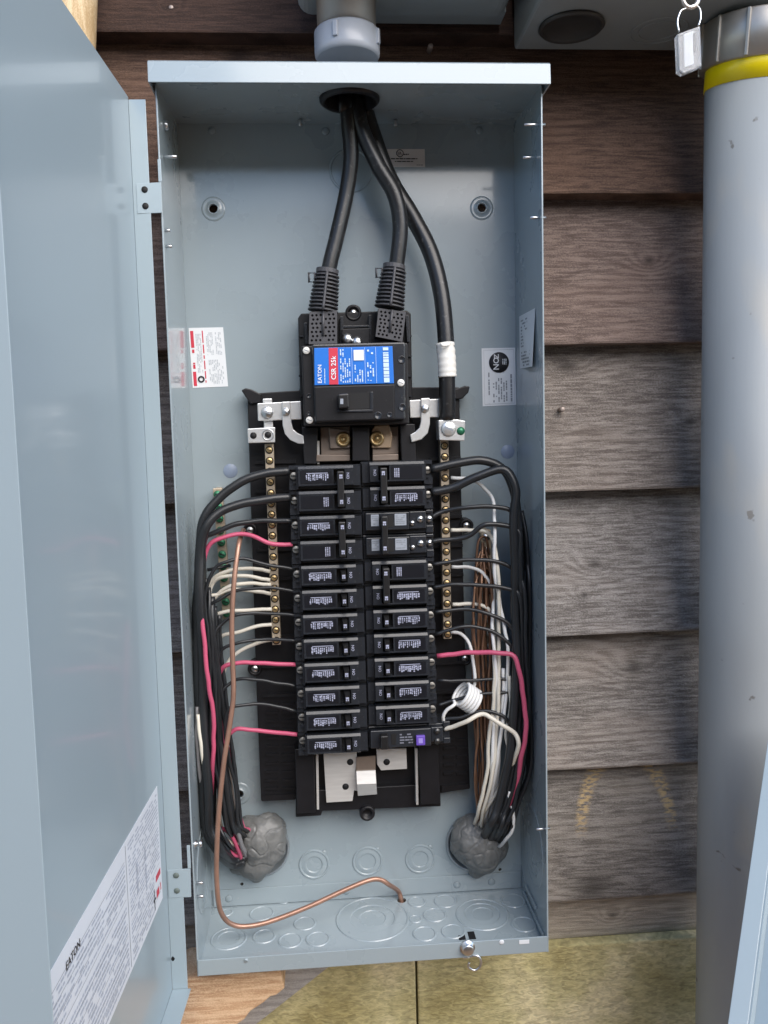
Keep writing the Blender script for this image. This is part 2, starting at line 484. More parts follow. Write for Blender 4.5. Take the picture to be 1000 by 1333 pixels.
# house wall above and beside, far outside the picture
fm = bpy.data.materials.new('mossy_footing'); fm.use_nodes = True
N = fm.node_tree.nodes; L = fm.node_tree.links; b = N['Principled BSDF']; b.inputs['Roughness'].default_value = .9
tc = N.new('ShaderNodeTexCoord')
n1 = N.new('ShaderNodeTexNoise'); n1.inputs['Scale'].default_value = 9; n1.inputs['Detail'].default_value = 7
mp = N.new('ShaderNodeMapping'); mp.inputs['Scale'].default_value = (1, 1, 2.5); L.new(tc.outputs['Object'], mp.inputs[0])
n2 = N.new('ShaderNodeTexNoise'); n2.inputs['Scale'].default_value = 110; n2.inputs['Detail'].default_value = 6; n2.inputs['Distortion'].default_value = .8
L.new(tc.outputs['Object'], n1.inputs['Vector']); L.new(mp.outputs[0], n2.inputs['Vector'])
cr = N.new('ShaderNodeValToRGB'); cr.color_ramp.elements[0].position = .36; cr.color_ramp.elements[1].position = .62
cr.color_ramp.elements[0].color = (.36, .31, .14, 1); cr.color_ramp.elements[1].color = (.62, .55, .34, 1)
e = cr.color_ramp.elements.new(.52); e.color = (.50, .45, .24, 1)
L.new(n1.outputs[0], cr.inputs[0])
mx = N.new('ShaderNodeMix'); mx.data_type = 'RGBA'; mx.blend_type = 'MULTIPLY'; mx.inputs[0].default_value = .8
mr = N.new('ShaderNodeMapRange'); mr.inputs[1].default_value = .3; mr.inputs[2].default_value = .65; mr.inputs[3].default_value = .62; mr.inputs[4].default_value = 1.35
L.new(n2.outputs[0], mr.inputs[0]); L.new(cr.outputs[0], mx.inputs[6]); L.new(mr.outputs[0], mx.inputs[7]); L.new(mx.outputs[2], b.inputs['Base Color'])
bp = N.new('ShaderNodeBump'); bp.inputs['Strength'].default_value = .7; bp.inputs['Distance'].default_value = .002
L.new(n2.outputs[0], bp.inputs['Height']); L.new(bp.outputs[0], b.inputs['Normal'])
foot = empty('foundation_footing', (0, 0, 0), 'mossy yellow green concrete footing under the siding', 'foundation')
jx = P(543, 1300, .005).x
mb = MB(); mb.box((WX0, .004, GZ), (jx - .0012, .036, sz - .001)); mb.build('footing_block', fm, foot, bevel=.002)
mb = MB(); mb.box((jx + .0012, .005, GZ), (WX1, .036, sz - .0005)); mb.build('footing_block', fm, foot, bevel=.002)

# timber post behind the door, top left
pm = wood('post_wood', (.46, .32, .17), (.72, .58, .38), (.62, .44, .25), [], bump=.3, upright=True)
pa = P(112, -60, -.05); pb = P(112, 40, -.05); pc = P(60, 600, -.03); 
mb = MB()
pr = abs(P(140, 20, -.05).x - P(105, 20, -.05).x)
pts = [Vector((pa.x + .05, -.03, pa.z + .55)), Vector((pb.x - .04, -.028, pb.z - .25)), Vector((pb.x - .075, -.026, GZ))]
mb.tube(smooth_path(pts, 14), pr * .98, 24)
tag(mb.build('timber_post', pm), 'pale peeled timber post behind the door at top left', 'post')

# cut timber under the box, bottom left
cm = wood('fresh_cut_wood', (.42, .24, .13), (.74, .54, .35), (.66, .42, .25), [], bump=.5)
gm = wood('grey_board', (.26, .25, .245), (.48, .465, .45), (.36, .345, .335), [], bump=.4)
mb = MB(); mb.pxprism([(180, 1292), (206, 1284), (226, 1279), (240, 1273), (280, 1271), (318, 1266), (340, 1266), (366, 1262), (367, 1272), (371, 1287), (360, 1296), (352, 1298), (343, 1306), (326, 1317), (318, 1328), (300, 1340), (270, 1420), (180, 1420)], -.085, -.03)
tag(mb.build('cut_timber', cm, bevel=.002), 'orange fresh-cut timber block below the box at bottom left', 'timber')
mb = MB(); mb.pxprism([(290, 1262), (440, 1250), (325, 1341), (270, 1420), (230, 1420), (230, 1300)], -.029, .0005)
tag(mb.build('grey_board', gm, bevel=.0015), 'weathered grey board sloping behind the fresh-cut timber block', 'board')

# ------------------------------------------------------------------ meter boxes and conduits above
def round_poly(x0, x1, z0, z1, rad, n=5, corners=(1, 1, 1, 1)):
    out = []
    for (cx, cz, a0, on) in ((x1 - rad, z1 - rad, 0, corners[0]), (x0 + rad, z1 - rad, 90, corners[1]), (x0 + rad, z0 + rad, 180, corners[2]), (x1 - rad, z0 + rad, 270, corners[3])):
        if on:
            for k in range(n + 1):
                a = math.radians(a0 + 90 * k / n); out.append((cx + rad * math.cos(a), cz + rad * math.sin(a)))
        else:
            out.append((cx + rad * (1 if a0 in (0, 270) else -1), cz + rad * (1 if a0 in (0, 90) else -1)))
    return out
mz = P(760, 66, -.002).z
mx0 = P(669, 62, -.002).x
meter = empty('meter_box', (mx0 + .1, -.08, mz), 'grey meter box with round knockouts underneath, at top right', 'meter box')
mb = MB(); mb.box((mx0, -.125, mz), (mx0 + .30, -.002, mz + .4)); mb.build('housing', METER, meter, bevel=.003)
c = PZ(744, 33, mz); rr = abs(PZ(786, 33, mz).x - c.x)
mb = MB(); mb.lathe([(rr * .98, 0), (rr, -.002), (rr * .93, -.0045), (rr * .86, -.0025), (rr * .84, -.0012), (.0001, -.0012)], (c.x, c.y, mz - .0002), (0, 0, 1), 40)
mb.build('knockout_plug', METERD, meter)
c = PZ(858, 40, mz); rr = abs(PZ(893, 40, mz).x - c.x)
for q in (1.0, .72):
    mb = MB(); mb.tube([(c.x + rr*q*math.cos(a*math.pi/20), c.y + rr*q*math.sin(a*math.pi/20), mz - .0001) for a in range(40)], .0009, 6, closed=True)
    mb.build('knockout', METER, meter)
# seal hasp and hanging clear padlock seal
hy = -.135
seal = empty('padlock_seal', P(898, 60, hy), 'small clear plastic padlock seal hanging from a ring on the meter box', 'padlock')
mb = MB()
ringc = P(899, -4, hy); rr = abs(P(909.5, 0, hy).x - P(899, 0, hy).x)
mb.tube([(ringc.x + rr*math.cos(a*math.pi/12), ringc.y, ringc.z + rr*1.25*math.sin(a*math.pi/12)) for a in range(24)], .0022, 8, closed=True)
tag(mb.build('seal_ring', mat('dull_ring', (.55, .5, .46), .35, .8)), 'metal ring at the upper right that the clear padlock hangs on', 'ring')
mb = MB(); mb.tube(smooth_path([P(*q) for q in ((884, 42, hy), (882, 28, hy), (886, 15, hy), (893, 11, hy), (904, 7, hy - .001), (911, 12, hy), (912, 24, hy), (909, 34, hy))], 5), .0009, 8)
mb.build('shackle', ZINC, seal)
mb = MB(); mb.pxprism([(882, 44), (912, 33), (914, 86), (890, 96), (884, 92)], hy - .004, hy + .004); mb.build('body', CLEAR, seal, bevel=.0012)
mb = MB(); mb.pxprism([(890, 45), (902, 40), (903, 84), (891, 88)], hy - .0015, hy + .001); mb.build('insert', WHITEP, seal, bevel=.0005)
mb = MB(); mb.pxprism([(903, 44), (906, 43), (906, 68), (903, 69)], hy - .0022, hy + .001); mb.build('lock_pin', INKB, seal)

# upper cabinet over the panel
uz = P(500, 37, -.004).z
ux0, ux1 = P(389, 20, -.004).x, P(652, 30, -.004).x
upper = empty('upper_cabinet', ((ux0 + ux1) / 2, -.06, uz), 'dark grey cabinet with rounded corners directly above the panel conduit', 'cabinet')
mb = MB(); pl = round_poly(ux0, ux1, uz, uz + .4, .014)
mb.hexa([(x, -.15, z) for x, z in pl], [(x, -.03, z) for x, z in pl]); mb.build('housing', METER, upper, bevel=.002)
mb = MB(); mb.box((ux0 + .02, -.0295, uz + .006), (ux1 + .0, -.002, uz + .4)); mb.build('back_flange', METER, upper)

# top conduit
ty = -.062
cz0 = P(452, 79, ty).z
cx = P(452, 60, ty).x
rC = (P(496, 60, ty - .03).x - P(408, 60, ty - .03).x) / 2
con = empty('top_conduit', (cx, ty, cz0), 'short conduit with bluish grey coupling rising from the panel top', 'conduit')
zt = P(452, 22, ty - rC).z
mb = MB(); mb.lathe([(rC * .93, .001), (rC * .99, .004), (rC, .007), (rC, zt - cz0 - .001), (rC * .95, zt - cz0 + .001)], (cx, ty, cz0), (0, 0, 1), 48)
mb.build('coupling', PVCB, con)
mb = MB(); mb.lathe([(rC * .90, zt - cz0), (rC * .90, .30)], (cx, ty, cz0), (0, 0, 1), 48); mb.build('pipe', EMT, con)
for ang in (-112, -25, 62, 150):
    a = math.radians(ang)
    mb = MB(); ctr = Vector((cx + rC * math.cos(a), ty + rC * math.sin(a), 0)); t = Vector((-math.sin(a), math.cos(a), 0)); o_ = Vector((math.cos(a), math.sin(a), 0))
    w2 = .003
    q0 = [ctr - t*w2 - o_*.001, ctr + t*w2 - o_*.001, ctr + t*w2*.7 + o_*.0022, ctr - t*w2*.7 + o_*.0022]
    mb.hexa([p + Vector((0, 0, cz0 + .010)) for p in q0], [p + Vector((0, 0, zt - .002)) for p in q0]); mb.build('rib', PVCB, con, bevel=.0006)

# big conduit on the right
rP = .051
py = -.066
pxc = None
edge_u = lambda v: 916 - (v - 200) * 0.0085
def left_tangent(u, v):      # x of the axis so the left silhouette falls on this pixel
    q = ray(u, v); qh = Vector((q.x, q.y)).normalized()
    nrm = Vector((-qh.y, qh.x))          # to the left of the ray
    # axis lies at distance rP right of the ray, at depth py
    t_ = (py - CAM.y - (-nrm.y * rP)) / qh.y
    return CAM.x + qh.x * t_ - nrm.x * rP
xt, xb = left_tangent(916, 200), left_tangent(906, 1250)
zt_, zb_ = P(916, 200, py).z, P(906, 1250, py).z
ax = lambda z: Vector((xt + (xb - xt) * (zt_ - z) / (zt_ - zb_), py, z))
zy0 = P(985, 98, py - rP).z + .0075; zy1 = P(985, 71, py - rP).z + .0075
TV = Vector((0, -.15, 1)).normalized()
pipe = empty('grey_conduit', ax(GZ), 'large grey plastic conduit standing right of the panel', 'conduit')
mb = MB(); mb.tube([ax(GZ), ax(-.2), ax(.3), ax(zy1 + .01)], rP, 56); mb.build('pipe', PVC, pipe)
mb = MB(); mb.lathe([(rP + .0002, -.0002), (rP + .0009, 0), (rP + .0009, zy1 - zy0 + .010)], ax(zy0), TV, 56); mb.build('yellow_band', YEL, pipe)
zc1 = P(990, 8, py - rP).z + .0075
mb = MB(); mb.lathe([(rP + .003, 0), (rP + .006, .0015), (rP + .006, zc1 - zy1 - .002), (rP + .003, zc1 - zy1)], ax(zy1), TV, 56); mb.build('fitting', EMT, pipe)
for i in range(12):
    a = math.radians(-90 - 38 + i * 30)
    rr = rP + .006; o_ = Vector((math.cos(a), math.sin(a), 0)); o_ = (o_ - TV * o_.dot(TV)).normalized(); t = TV.cross(o_).normalized(); ctr = ax(zy1) + o_ * rr
    q0 = [ctr - t*.0022 - o_*.002, ctr + t*.0022 - o_*.002, ctr + t*.0015 + o_*.0022, ctr - t*.0015 + o_*.0022]
    mb = MB(); mb.hexa([p + TV * .001 for p in q0], [p + TV * (zc1 - zy1 - .001) for p in q0]); mb.build('rib', EMT, pipe, bevel=.0006)

# leaning loose cover, bottom right
cov = empty('loose_cover', P(985, 1333, -.33), 'pale grey sheet metal cover leaning at the bottom right corner', 'cover')
A0 = P(1003, 940, -.17); A1 = P(938, 1400, -.36)
dirv = (A1 - A0)
out = Vector((.9, -.25, 0)).normalized()
fl = (P(969, 1337, -.345) - P(946, 1335, -.345)).length
mb = MB()
e0, e1 = A0, A1
fd = Vector((.93, -.36, 0)); wd = Vector((.80, -.6, 0))
f0, f1 = A0 + fd * fl, A1 + fd * fl
bk = Vector((.001, .0013, 0))
mb.hexa([e0, e1, f1, f0], [p + bk for p in (e0, e1, f1, f0)]); mb.build('edge_flange', SHEET, cov, bevel=.0005)
st = Vector((.009, .009, 0))
i0, i1 = f0 + Vector((.0006, .0016, 0)), f1 + Vector((.0006, .0016, 0))
mb = MB(); mb.hexa([i0, i1, i1 + st, i0 + st], [p + Vector((.0012, -.0012, 0)) for p in (i0, i1, i1 + st, i0 + st)]); mb.build('edge_return', SHEET, cov)
k0, k1 = i0 + st + Vector((.0002, .0003, 0)), i1 + st + Vector((.0002, .0003, 0))
mb = MB(); mb.hexa([k0, k1, k1 + wd * .35, k0 + wd * .35], [p + Vector((.0005, .0015, 0)) for p in (k0, k1, k1 + wd * .35, k0 + wd * .35)]); mb.build('panel_sheet', SHEET, cov)

# ------------------------------------------------------------------ the panel enclosure
BW, BH, BD, TH = .3607, .864, .1153, .0016
box = empty('electrical_panel', (BW / 2, -BD / 2, 0), 'open grey steel breaker panel box with its door swung wide to the left', 'electrical panel')
def circ(c, r_, n, u, w):
    c = Vector(c); u = Vector(u); w = Vector(w)
    return [c + u * r_ * math.cos(2*math.pi*k/n) + w * r_ * math.sin(2*math.pi*k/n) for k in range(n)]
XA, ZA, YA = Vector((1, 0, 0)), Vector((0, 0, 1)), Vector((0, 1, 0))
# back, with real mounting holes
hp = [P(278, 272, -TH), P(627, 271, -TH), P(312, 1033, -TH)]
holes = [circ((p.x, -TH, p.z), .0046, 20, XA, ZA) for p in hp]
small = [P(315, 1151, -TH), P(651, 1132, -TH)]
holes += [circ((p.x, -TH, p.z), .0019, 12, XA, ZA) for p in small]
mb = MB(); mb.plate([Vector((0, -TH, .0)), Vector((BW, -TH, .0)), Vector((BW, -TH, BH + .0035)), Vector((0, -TH, BH + .0035))], holes, (0, TH, 0))
mb.build('back_panel', PAINT, box)
for p in hp:
    mb = MB(); mb.lathe([(.0128, 0), (.0118, -.0008), (.0105, -.0009), (.0072, -.0002), (.0058, -.0022), (.0047, -.0024), (.0046, .002)], (p.x, -TH - .0001, p.z), (0, 1, 0), 32)
    mb.v = [v for v in mb.v]; mb.f = [q for q in mb.f if len(q) == 4]; mb.m = mb.m[:len(mb.f)]; mb.sm = [True] * len(mb.f)
    mb.build('mounting_dimple', PAINT, box)
# side walls
for nm, x0, x1 in (('side_wall', 0, TH), ('side_wall', BW - TH, BW)):
    mb = MB(); w_ = [(-BD, -.003), (-TH - .0001, -.003), (-TH - .0001, BH + .0035), (-BD, BH - .0016)]; mb.hexa([(x0, y, z) for y, z in w_], [(x1, y, z) for y, z in w_]); mb.build(nm, PAINT, box, bevel=.0004)
# thin rolled edge on the wall fronts
# top, with the conduit hole
hc = PZ(455, 130, BH - .002)
hr = (PZ(494, 130, BH - .002).x - PZ(415, 130, BH - .002).x) / 2
mb = MB(); mb.plate([Vector((TH, -BD - .002, BH - .002)), Vector((BW - TH, -BD - .002, BH - .002)), Vector((BW - TH, -TH - .0001, BH + .003)), Vector((TH, -TH - .0001, BH + .003))],
                    [circ((hc.x, hc.y, BH - .002 + .005 * (hc.y + BD) / BD), hr * .93, 40, XA, YA + Vector((0, 0, .043)))], (0, 0, .0012))
mb.build('top_panel', PAINT, box)
mb = MB(); mb.lathe([(hr*.80, .02), (hr*.80, -.005), (hr*.88, -.007), (hr*.99, -.0045), (hr, -.0005)], (hc.x, hc.y, BH + .001), (0, 0, 1), 40)
mb.f = [q for q in mb.f if len(q) == 4]; mb.m = mb.m[:len(mb.f)]; mb.sm = mb.sm[:len(mb.f)]
mb.build('bushing', BLK, box)
mb = MB(); mb.lathe([(hr*.8, 0), (.0001, .001)], (hc.x, hc.y, BH + .012), (0, 0, 1), 40); mb.build('conduit_mouth', HOLE, box)
# rain hood
hx0, hx1 = P(192.5, 92, -.131).x, P(716.5, 94, -.131).x
hz1, hz0 = P(455, 79, -.131).z, P(455, 107.5, -.134).z
prof = [(-.1330, hz0), (-.1318, hz1 - .002), (-.129, hz1), (-.002, hz1 + .004), (-.002, hz1 + .0025), (-.128, hz1 - .0016), (-.1297, hz1 - .003), (-.1312, hz0)]
mb = MB(); mb.hexa([(hx0, y, z) for y, z in prof], [(hx1, y, z) for y, z in prof])
mb.build('rain_hood', PAINT, box, bevel=.0005)
for xa in (hx0, hx1 - .0014):
    pf = [(-.1323, hz0 + .0004), (-.1295, hz1 - .0034), (-.002, hz1 + .0022), (-.09, hz0 - .0)]
    mb = MB(); mb.hexa([(xa, y, z) for y, z in pf], [(xa + .0014, y, z) for y, z in pf]); mb.build('hood_end', PAINT, box)
for u, v in ((388, 77), (526, 78)):
    q = P(u, v, -.12); mb = MB(); mb.lathe([(.0036, 0), (.0034, .0018), (.002, .0026), (.0002, .0028)], (q.x, -.118, hz1 + .0006), (0, 0, 1), 14); mb.build('hood_rivet', ZINC, box)
# floor with the hole for the copper conductor
ch = PZ(523, 1171, .0048)
mb = MB()
mb.plate([Vector((TH, -BD, .0)), Vector((BW - TH, -BD, .0)), Vector((BW - TH, -TH - .0001, .0045)), Vector((TH, -TH - .0001, .0045))],
         [circ((ch.x, ch.y, .0 + .0045 * (ch.y + BD) / BD), .0052, 20, XA, YA + Vector((0, 0, .039)))], (0, 0, -.0014))
mb.build('bottom_panel', PAINT, box)
mb = MB(); mb.box((ch.x - .012, max(ch.y - .012, -BD), -.006), (ch.x + .012, -TH, -.005)); mb.build('hole_shade', HOLE, box)
bz = P(480, 1146, -TH).z
mb = MB(); mb.box((TH + .001, -TH - .0016, .0052), (BW - TH - .001, -TH - .0001, bz)); mb.build('bottom_flange', PAINT, box, bevel=.0005)
# front lip of the floor
lz0, lz1 = P(485, 1253.5, -BD).z, P(485, 1233, -BD).z
lx0, lx1 = P(258, 1260, -BD).x, P(712, 1226, -BD).x
mb = MB(); mb.box((lx0, -BD - .0022, lz0), (lx1, -BD - .0004, lz1)); mb.build('front_lip', PAINT, box, bevel=.0006)
def screw(name, c, ax_, r_, h, m, parent, slot=True, n=16, wash=False, smat=None):
    mb = MB(); ax_ = Vector(ax_).normalized(); c = Vector(c)
    if wash: mb.lathe([(r_*1.4, 0), (r_*1.4, .0006), (.0001, .0006)], c, ax_, n)
    mb.lathe([(r_*.94, 0), (r_, h*.5), (r_*.85, h), (.0001, h*1.04)], c, ax_, n)
    if slot:
        u = ax_.cross(Vector((.3, .5, .8))).normalized(); w = ax_.cross(u)
        for d_, e_ in ((u, w), (w, u)):
            q0 = [c + ax_*(h*1.06) + d_*a*r_*.62 + e_*b_*r_*.13 for a, b_ in ((-1,-1),(1,-1),(1,1),(-1,1))]
            mb.hexa(q0, [p - ax_*h*.3 for p in q0], 1)
            break
    return mb.build(name, [m, smat or HOLE], parent)
q = P(320.5, 1250, -BD - .002); screw('screw', q, (0, -1, 0), .0022, .0012, PAINT, box)
q = P(653, 1226, -BD - .002); screw('screw', (q.x, -BD - .0022, q.z), (0, -1, 0), .0026, .0006, WHITEP, box, False)
q0, q1 = P(676, 1224, -BD - .0023), P(689, 1228, -BD - .0023)
mb = MB(); mb.box((q0.x, -BD - .0026, q1.z), (q1.x, -BD - .0022, q0.z)); mb.build('tiny_label', WHITEP, box)
# latch: hex bolt, hook and slotted spring plate
q = P(608.5, 1233, -BD - .0022); mb = MB(); mb.lathe([(.0078, 0), (.0078, .0012), (.0062, .0014), (.0058, .006), (.0048, .0068), (.0001, .007)], (q.x, -BD - .0022, q.z), (0, -1, 0), 6 * 4); mb.build('latch_bolt', ZINC, box)
q0, q1 = PZ(598, 1224, .001), PZ(617, 1213, .001)
mb = MB()
for a, b_ in ((0, .4), (.6, 1)):
    mb.box((q0.x + (q1.x - q0.x)*a, q0.y, .0006), (q0.x + (q1.x - q0.x)*b_, q1.y, .0016))
mb.build('latch_slot', HOLE, box)
mb = MB(); mb.tube(smooth_path([P(603, 1247, -.115), P(620, 1244, -.118), P(626, 1250, -.119), P(625, 1258, -.119), P(618, 1263, -.119), P(610, 1259, -.119), P(611, 1253, -.119)], 5), .0013, 8); mb.build('latch_hook', ZINC, box)

# knockouts
def kring(c, ax_, radii, h=.0011, n=40):
    prof = []
    rs = sorted(radii, reverse=True)
    lev = 0
    prof.append((rs[0] + .0009, 0)); 
    for i, r_ in enumerate(rs):
        prof += [(r_, h), (r_ - .0012, h), (r_ - .0020, h*.25)] 
    prof.append((.0001, h*.25))
    mb = MB(); mb.lathe(prof, c, ax_, n, smooth=False)
    return mb.build('knockout', PAINT, box)
for u, v in ((409, 1125), (478.5, 1121), (547, 1118)):
    q = P(u, v, -TH); kring((q.x, -TH - .0001, q.z), (0, -1, 0), [.0168, .0108])
    q2 = P(u + 13, v - 15, -TH); mb = MB(); mb.lathe([(.003, 0), (.0026, .0006), (.0001, .0006)], (q2.x, -TH - .0001, q2.z), (0, -1, 0), 12); mb.build('knockout_tab', PAINT, box)
q = P(457, 222, -TH); kring((q.x, -TH - .0001, q.z), (0, -1, 0), [.0225])
def floor_pt(u, v):
    q = PZ(u, v, .002); return Vector((q.x, q.y, .0045 * (q.y + BD) / BD + .0001))
for u, v, rs in ((485, 1197, [.049, .037, .026, .016]), (628, 1191, [.029, .021, .013]), (298, 1222, [.019, .013]), (341, 1191, [.0135]), (344, 1219, [.012]), (378, 1224, [.0125]),
                 (414, 1222, [.0125]), (397, 1203, [.012]), (543, 1176, [.010]), (541, 1197, [.007]), (553, 1215, [.0125]), (580, 1175, [.0125]), (566, 1192, [.0125]),
                 (590, 1212, [.0125]), (668, 1174, [.0135]), (682, 1203, [.0135]), (370, 1176, [.009]), (295, 1190, [.007])):
    q = floor_pt(u, v)
    m_ = .004
    rs = [min(r_, -q.y - .003, q.y + BD - .001) if i == 0 else r_ for i, r_ in enumerate(rs)]
    rs = [r_ for i, r_ in enumerate(rs) if i == 0 or r_ < rs[0] - .004]
    kring(q, (0, -.039, 1), rs, .0009)
for u, v in ((298, 1170), (595, 1152), (640, 1148), (451, 1160)):
    q = P(u, v, -TH - .0016); mb = MB(); mb.lathe([(.0042, 0), (.0036, .0006), (.0001, .0007)], (q.x, -TH - .0017, q.z), (0, -1, 0), 16); mb.build('weld_dimple', PAINT, box)
for xw, sgn, v, u in ((BW - TH, -1, 1110, 699), (TH, 1, 1140, 262)):
    q = PX(u, v, xw); kring((xw + sgn * .0001, -.058, q.z), (sgn, 0, 0), [.044, .033, .022], .0006)
mb = MB(); mb.box((BW - TH - .0022, -.105, .006), (BW - TH - .0001, -.02, .011)); mb.build('wall_bead', PAINT, box, bevel=.0006)
mb = MB(); mb.box((BW - TH - .0022, -.075, .02), (BW - TH - .0001, -.03, .024)); mb.build('wall_bead', PAINT, box, bevel=.0006)
# wall screws and pins
q = PX(214, 163, TH); screw('screw', (TH, q.y, q.z), (1, 0, 0), .0048, .004, ZINC, box)
for u, v, ln in ((213, 204, .012), (214, 318, .005), (213, 297, .004), (246, 1184, .006), (247, 1202, .006)):
    q = PX(u, v, TH); mb = MB(); mb.lathe([(.0016, 0), (.0016, ln), (.0011, ln + .0006)], (TH, max(q.y, -.106), q.z), (1, 0, 0), 10); mb.build('pin', ZINC, box)
for u, v, ln in ((702, 162, .014), (697, 205, .012), (704, 282, .009), (714, 1088, .008)):
    q = PX(u, v, BW - TH); mb = MB(); mb.lathe([(.0014, -.006), (.0014, ln), (.0009, ln + .0006)], (BW - TH, max(q.y, -.108), q.z), (-1, 0, 0), 10); mb.build('pin', ZINC, box)
q = P(711, 277, -.1); mb = MB(); mb.lathe([(.0045, 0), (.004, .003), (.0015, .0045)], (BW, -.095, q.z), (1, 0, 0), 12); mb.build('screw', ZINC, box)
q = P(719, 1088, -.1); mb = MB(); mb.lathe([(.0036, 0), (.0034, .003), (.0015, .004)], (BW, -.1, q.z), (1, 0, 0), 6); mb.build('screw', ZINC, box)
q = P(247, 1102, -.105); mb = MB(); mb.lathe([(.0036, -.003), (.0036, .001), (.0022, .0015), (.0022, .0032), (.0036, .0036), (.0034, .0065), (.0001, .007)], (TH, -.1, q.z), (1, 0, 0), 12); mb.build('screw', ZINC, box)
for u, v in ((276, 170), (424, 171), (624, 170)):
    q = P(u, v, -TH); mb = MB(); mb.lathe([(.0042, 0), (.0036, .0008), (.0001, .0009)], (q.x, -TH - .0001, q.z), (0, -1, 0), 16); mb.build('weld_dimple', PAINT, box)
for u, v in ((391, 160), (515, 159)):
    q = P(u, v, -.02); mb = MB(); mb.lathe([(.002, 0), (.002, .006), (.0014, .0066)], (q.x, -.02, BH + .001), (0, 0, -1), 10); mb.build('pin', ZINC, box)
for u, v in ((300, 613), (661, 588)):
    q = P(u, v, -TH); mb = MB(); mb.lathe([(.0078, 0), (.0076, .0002), (.0001, .0002)], (q.x, -TH - .0001, q.z), (0, -1, 0), 24)
    mb.build('paint_dot', mat('bluish_dot', (.25, .31, .42), .4), box)

# stickers inside
def sticker(px4, y, m, name='sticker', label=None):
    a, b_, c_, d_ = [P(u, v, y) for u, v in px4]
    mb = MB(); mb.hexa([a, b_, c_, d_], [p + Vector((0, .0003, 0)) for p in (a, b_, c_, d_)])
    o = mb.build(name, m, box, label=label)
    def at(s_, t_, dy=.0003): 
        return (a * (1 - s_) + b_ * s_) * (1 - t_) + (d_ * (1 - s_) + c_ * s_) * t_ + Vector((0, -dy, 0))
    return o, at
def quad(mb, at, s0, s1, t0, t1, dy=.0003, mi=0):
    mb.add([at(s0, t0, dy), at(s1, t0, dy), at(s1, t1, dy), at(s0, t1, dy)], [(0, 1, 2, 3)], mi)
def prints(mb, at, s0, s1, t0, t1, n, vert=False, seed=0, dens=.8, dy=.0003, thick=.5, mi=0, mn=.02):
    rnd = random.Random(seed)
    for k in range(n):
        if vert:
            w_ = (s1 - s0) / n; x0 = s0 + w_ * (k + .5 - thick/2); x1 = s0 + w_ * (k + .5 + thick/2); t = t0
            while t < t1:
                l = rnd.uniform(mn, mn * 4); e_ = min(t + l, t1)
                if rnd.random() < dens: quad(mb, at, x0, x1, t, e_, dy, mi)
                t = e_ + mn * .5
        else:
            w_ = (t1 - t0) / n; x0 = t0 + w_ * (k + .5 - thick/2); x1 = t0 + w_ * (k + .5 + thick/2); t = s0
            while t < s1:
                l = rnd.uniform(mn, mn * 4); e_ = min(t + l, s1)
                if rnd.random() < dens: quad(mb, at, t, e_, x0, x1, dy, mi)
                t = e_ + mn * .5
st, at = sticker([(498, 194), (553, 194), (553.5, 217.5), (498, 217.5)], -TH - .0004, mat('silver_label', (.78, .75, .73), .5), label='small silver listing sticker near the top of the back panel')
mb = MB(); prints(mb, at, .14, .82, .48, .60, 1, seed=1, mn=.03); prints(mb, at, .16, .72, .64, .74, 1, seed=2, mn=.03); prints(mb, at, .80, .95, .86, .92, 1, seed=3, mn=.02)
prints(mb, at, .50, .63, .24, .36, 1, seed=4, dens=1, mn=.02); mb.build('lettering', INKB, st)
c = at(.41, .24, .0004); mb = MB(); mb.tube(circ(c, .0036, 24, XA, ZA), .0004, 4, closed=True); mb.build('round_mark', INKB, st)
text('lettering', 'UL', .0038, INKB, st, at(.41, .24, .0005), (1, 0, 0), (0, 0, 1))
st, at = sticker([(245.5, 427), (290.5, 426), (297, 503), (251, 505)], -TH - .0004, WHITEP, label='white warning sticker with red bars on the left of the back panel')
mb = MB(); quad(mb, at, .04, .13, .05, .33); quad(mb, at, .04, .13, .73, .97); prints(mb, at, .05, .13, .36, .68, 1, True, 5, .9, thick=.8)
prints(mb, at, .37, .41, .05, .92, 1, True, 6, .85, thick=.8, mn=.06); mb.build('red_print', INKR, st)
mb = MB(); prints(mb, at, .18, .34, .1, .75, 4, True, 7, .7, mn=.015); prints(mb, at, .48, .68, .08, .46, 5, True, 8, .7, mn=.015); prints(mb, at, .74, .92, .08, .46, 4, True, 9, .7, mn=.015)
prints(mb, at, .50, .92, .54, .95, 9, True, 10, .6, mn=.015); mb.build('lettering', mat('ink_pale', (.42, .46, .50), .6), st)
mb = MB(); mb.tube(circ(at(.26, .86, .0002), .0028, 16, XA, ZA), .0010, 5, closed=True); mb.build('hand_mark', INKB, st)
# white ON label with the black disc
st, at = sticker([(627, 453.5), (670.5, 452.5), (672, 527), (628.5, 529)], -TH - .0004, WHITEP, label='white sticker with a black disc at the right of the back panel')
c = at(.51, .25, .0005); rr = .0112
mb = MB(); mb.lathe([(rr, 0), (rr, .0001), (.0001, .00012)], (c.x, c.y, c.z), (0, -1, 0), 40); mb.build('black_disc', INKB, st)
text('lettering', 'NO', .0088, WHITEP, st, at(.43, .27, .0009), (0, 0, 1), (-1, 0, 0))
text('lettering', 'Z', .0075, WHITEP, st, at(.44, .145, .0009), (0, 0, 1), (-1, 0, 0))
mb = MB(); prints(mb, at, .60, .74, .19, .29, 3, True, 21, .95, dy=.0009, mn=.02); mb.build('white_print', WHITEP, st)
mb = MB(); prints(mb, at, .17, .23, .42, .96, 1, True, 22, .9, thick=.6, mn=.02); prints(mb, at, .83, .90, .46, .95, 1, True, 23, .95, thick=.7, mn=.02)
prints(mb, at, .30, .76, .52, .94, 6, True, 24, .75, mn=.015); mb.build('lettering', INK, st)
mb = MB()
for a_ in ((.06, .065, .03, .97), (.955, .96, .03, .97)): quad(mb, at, *a_)
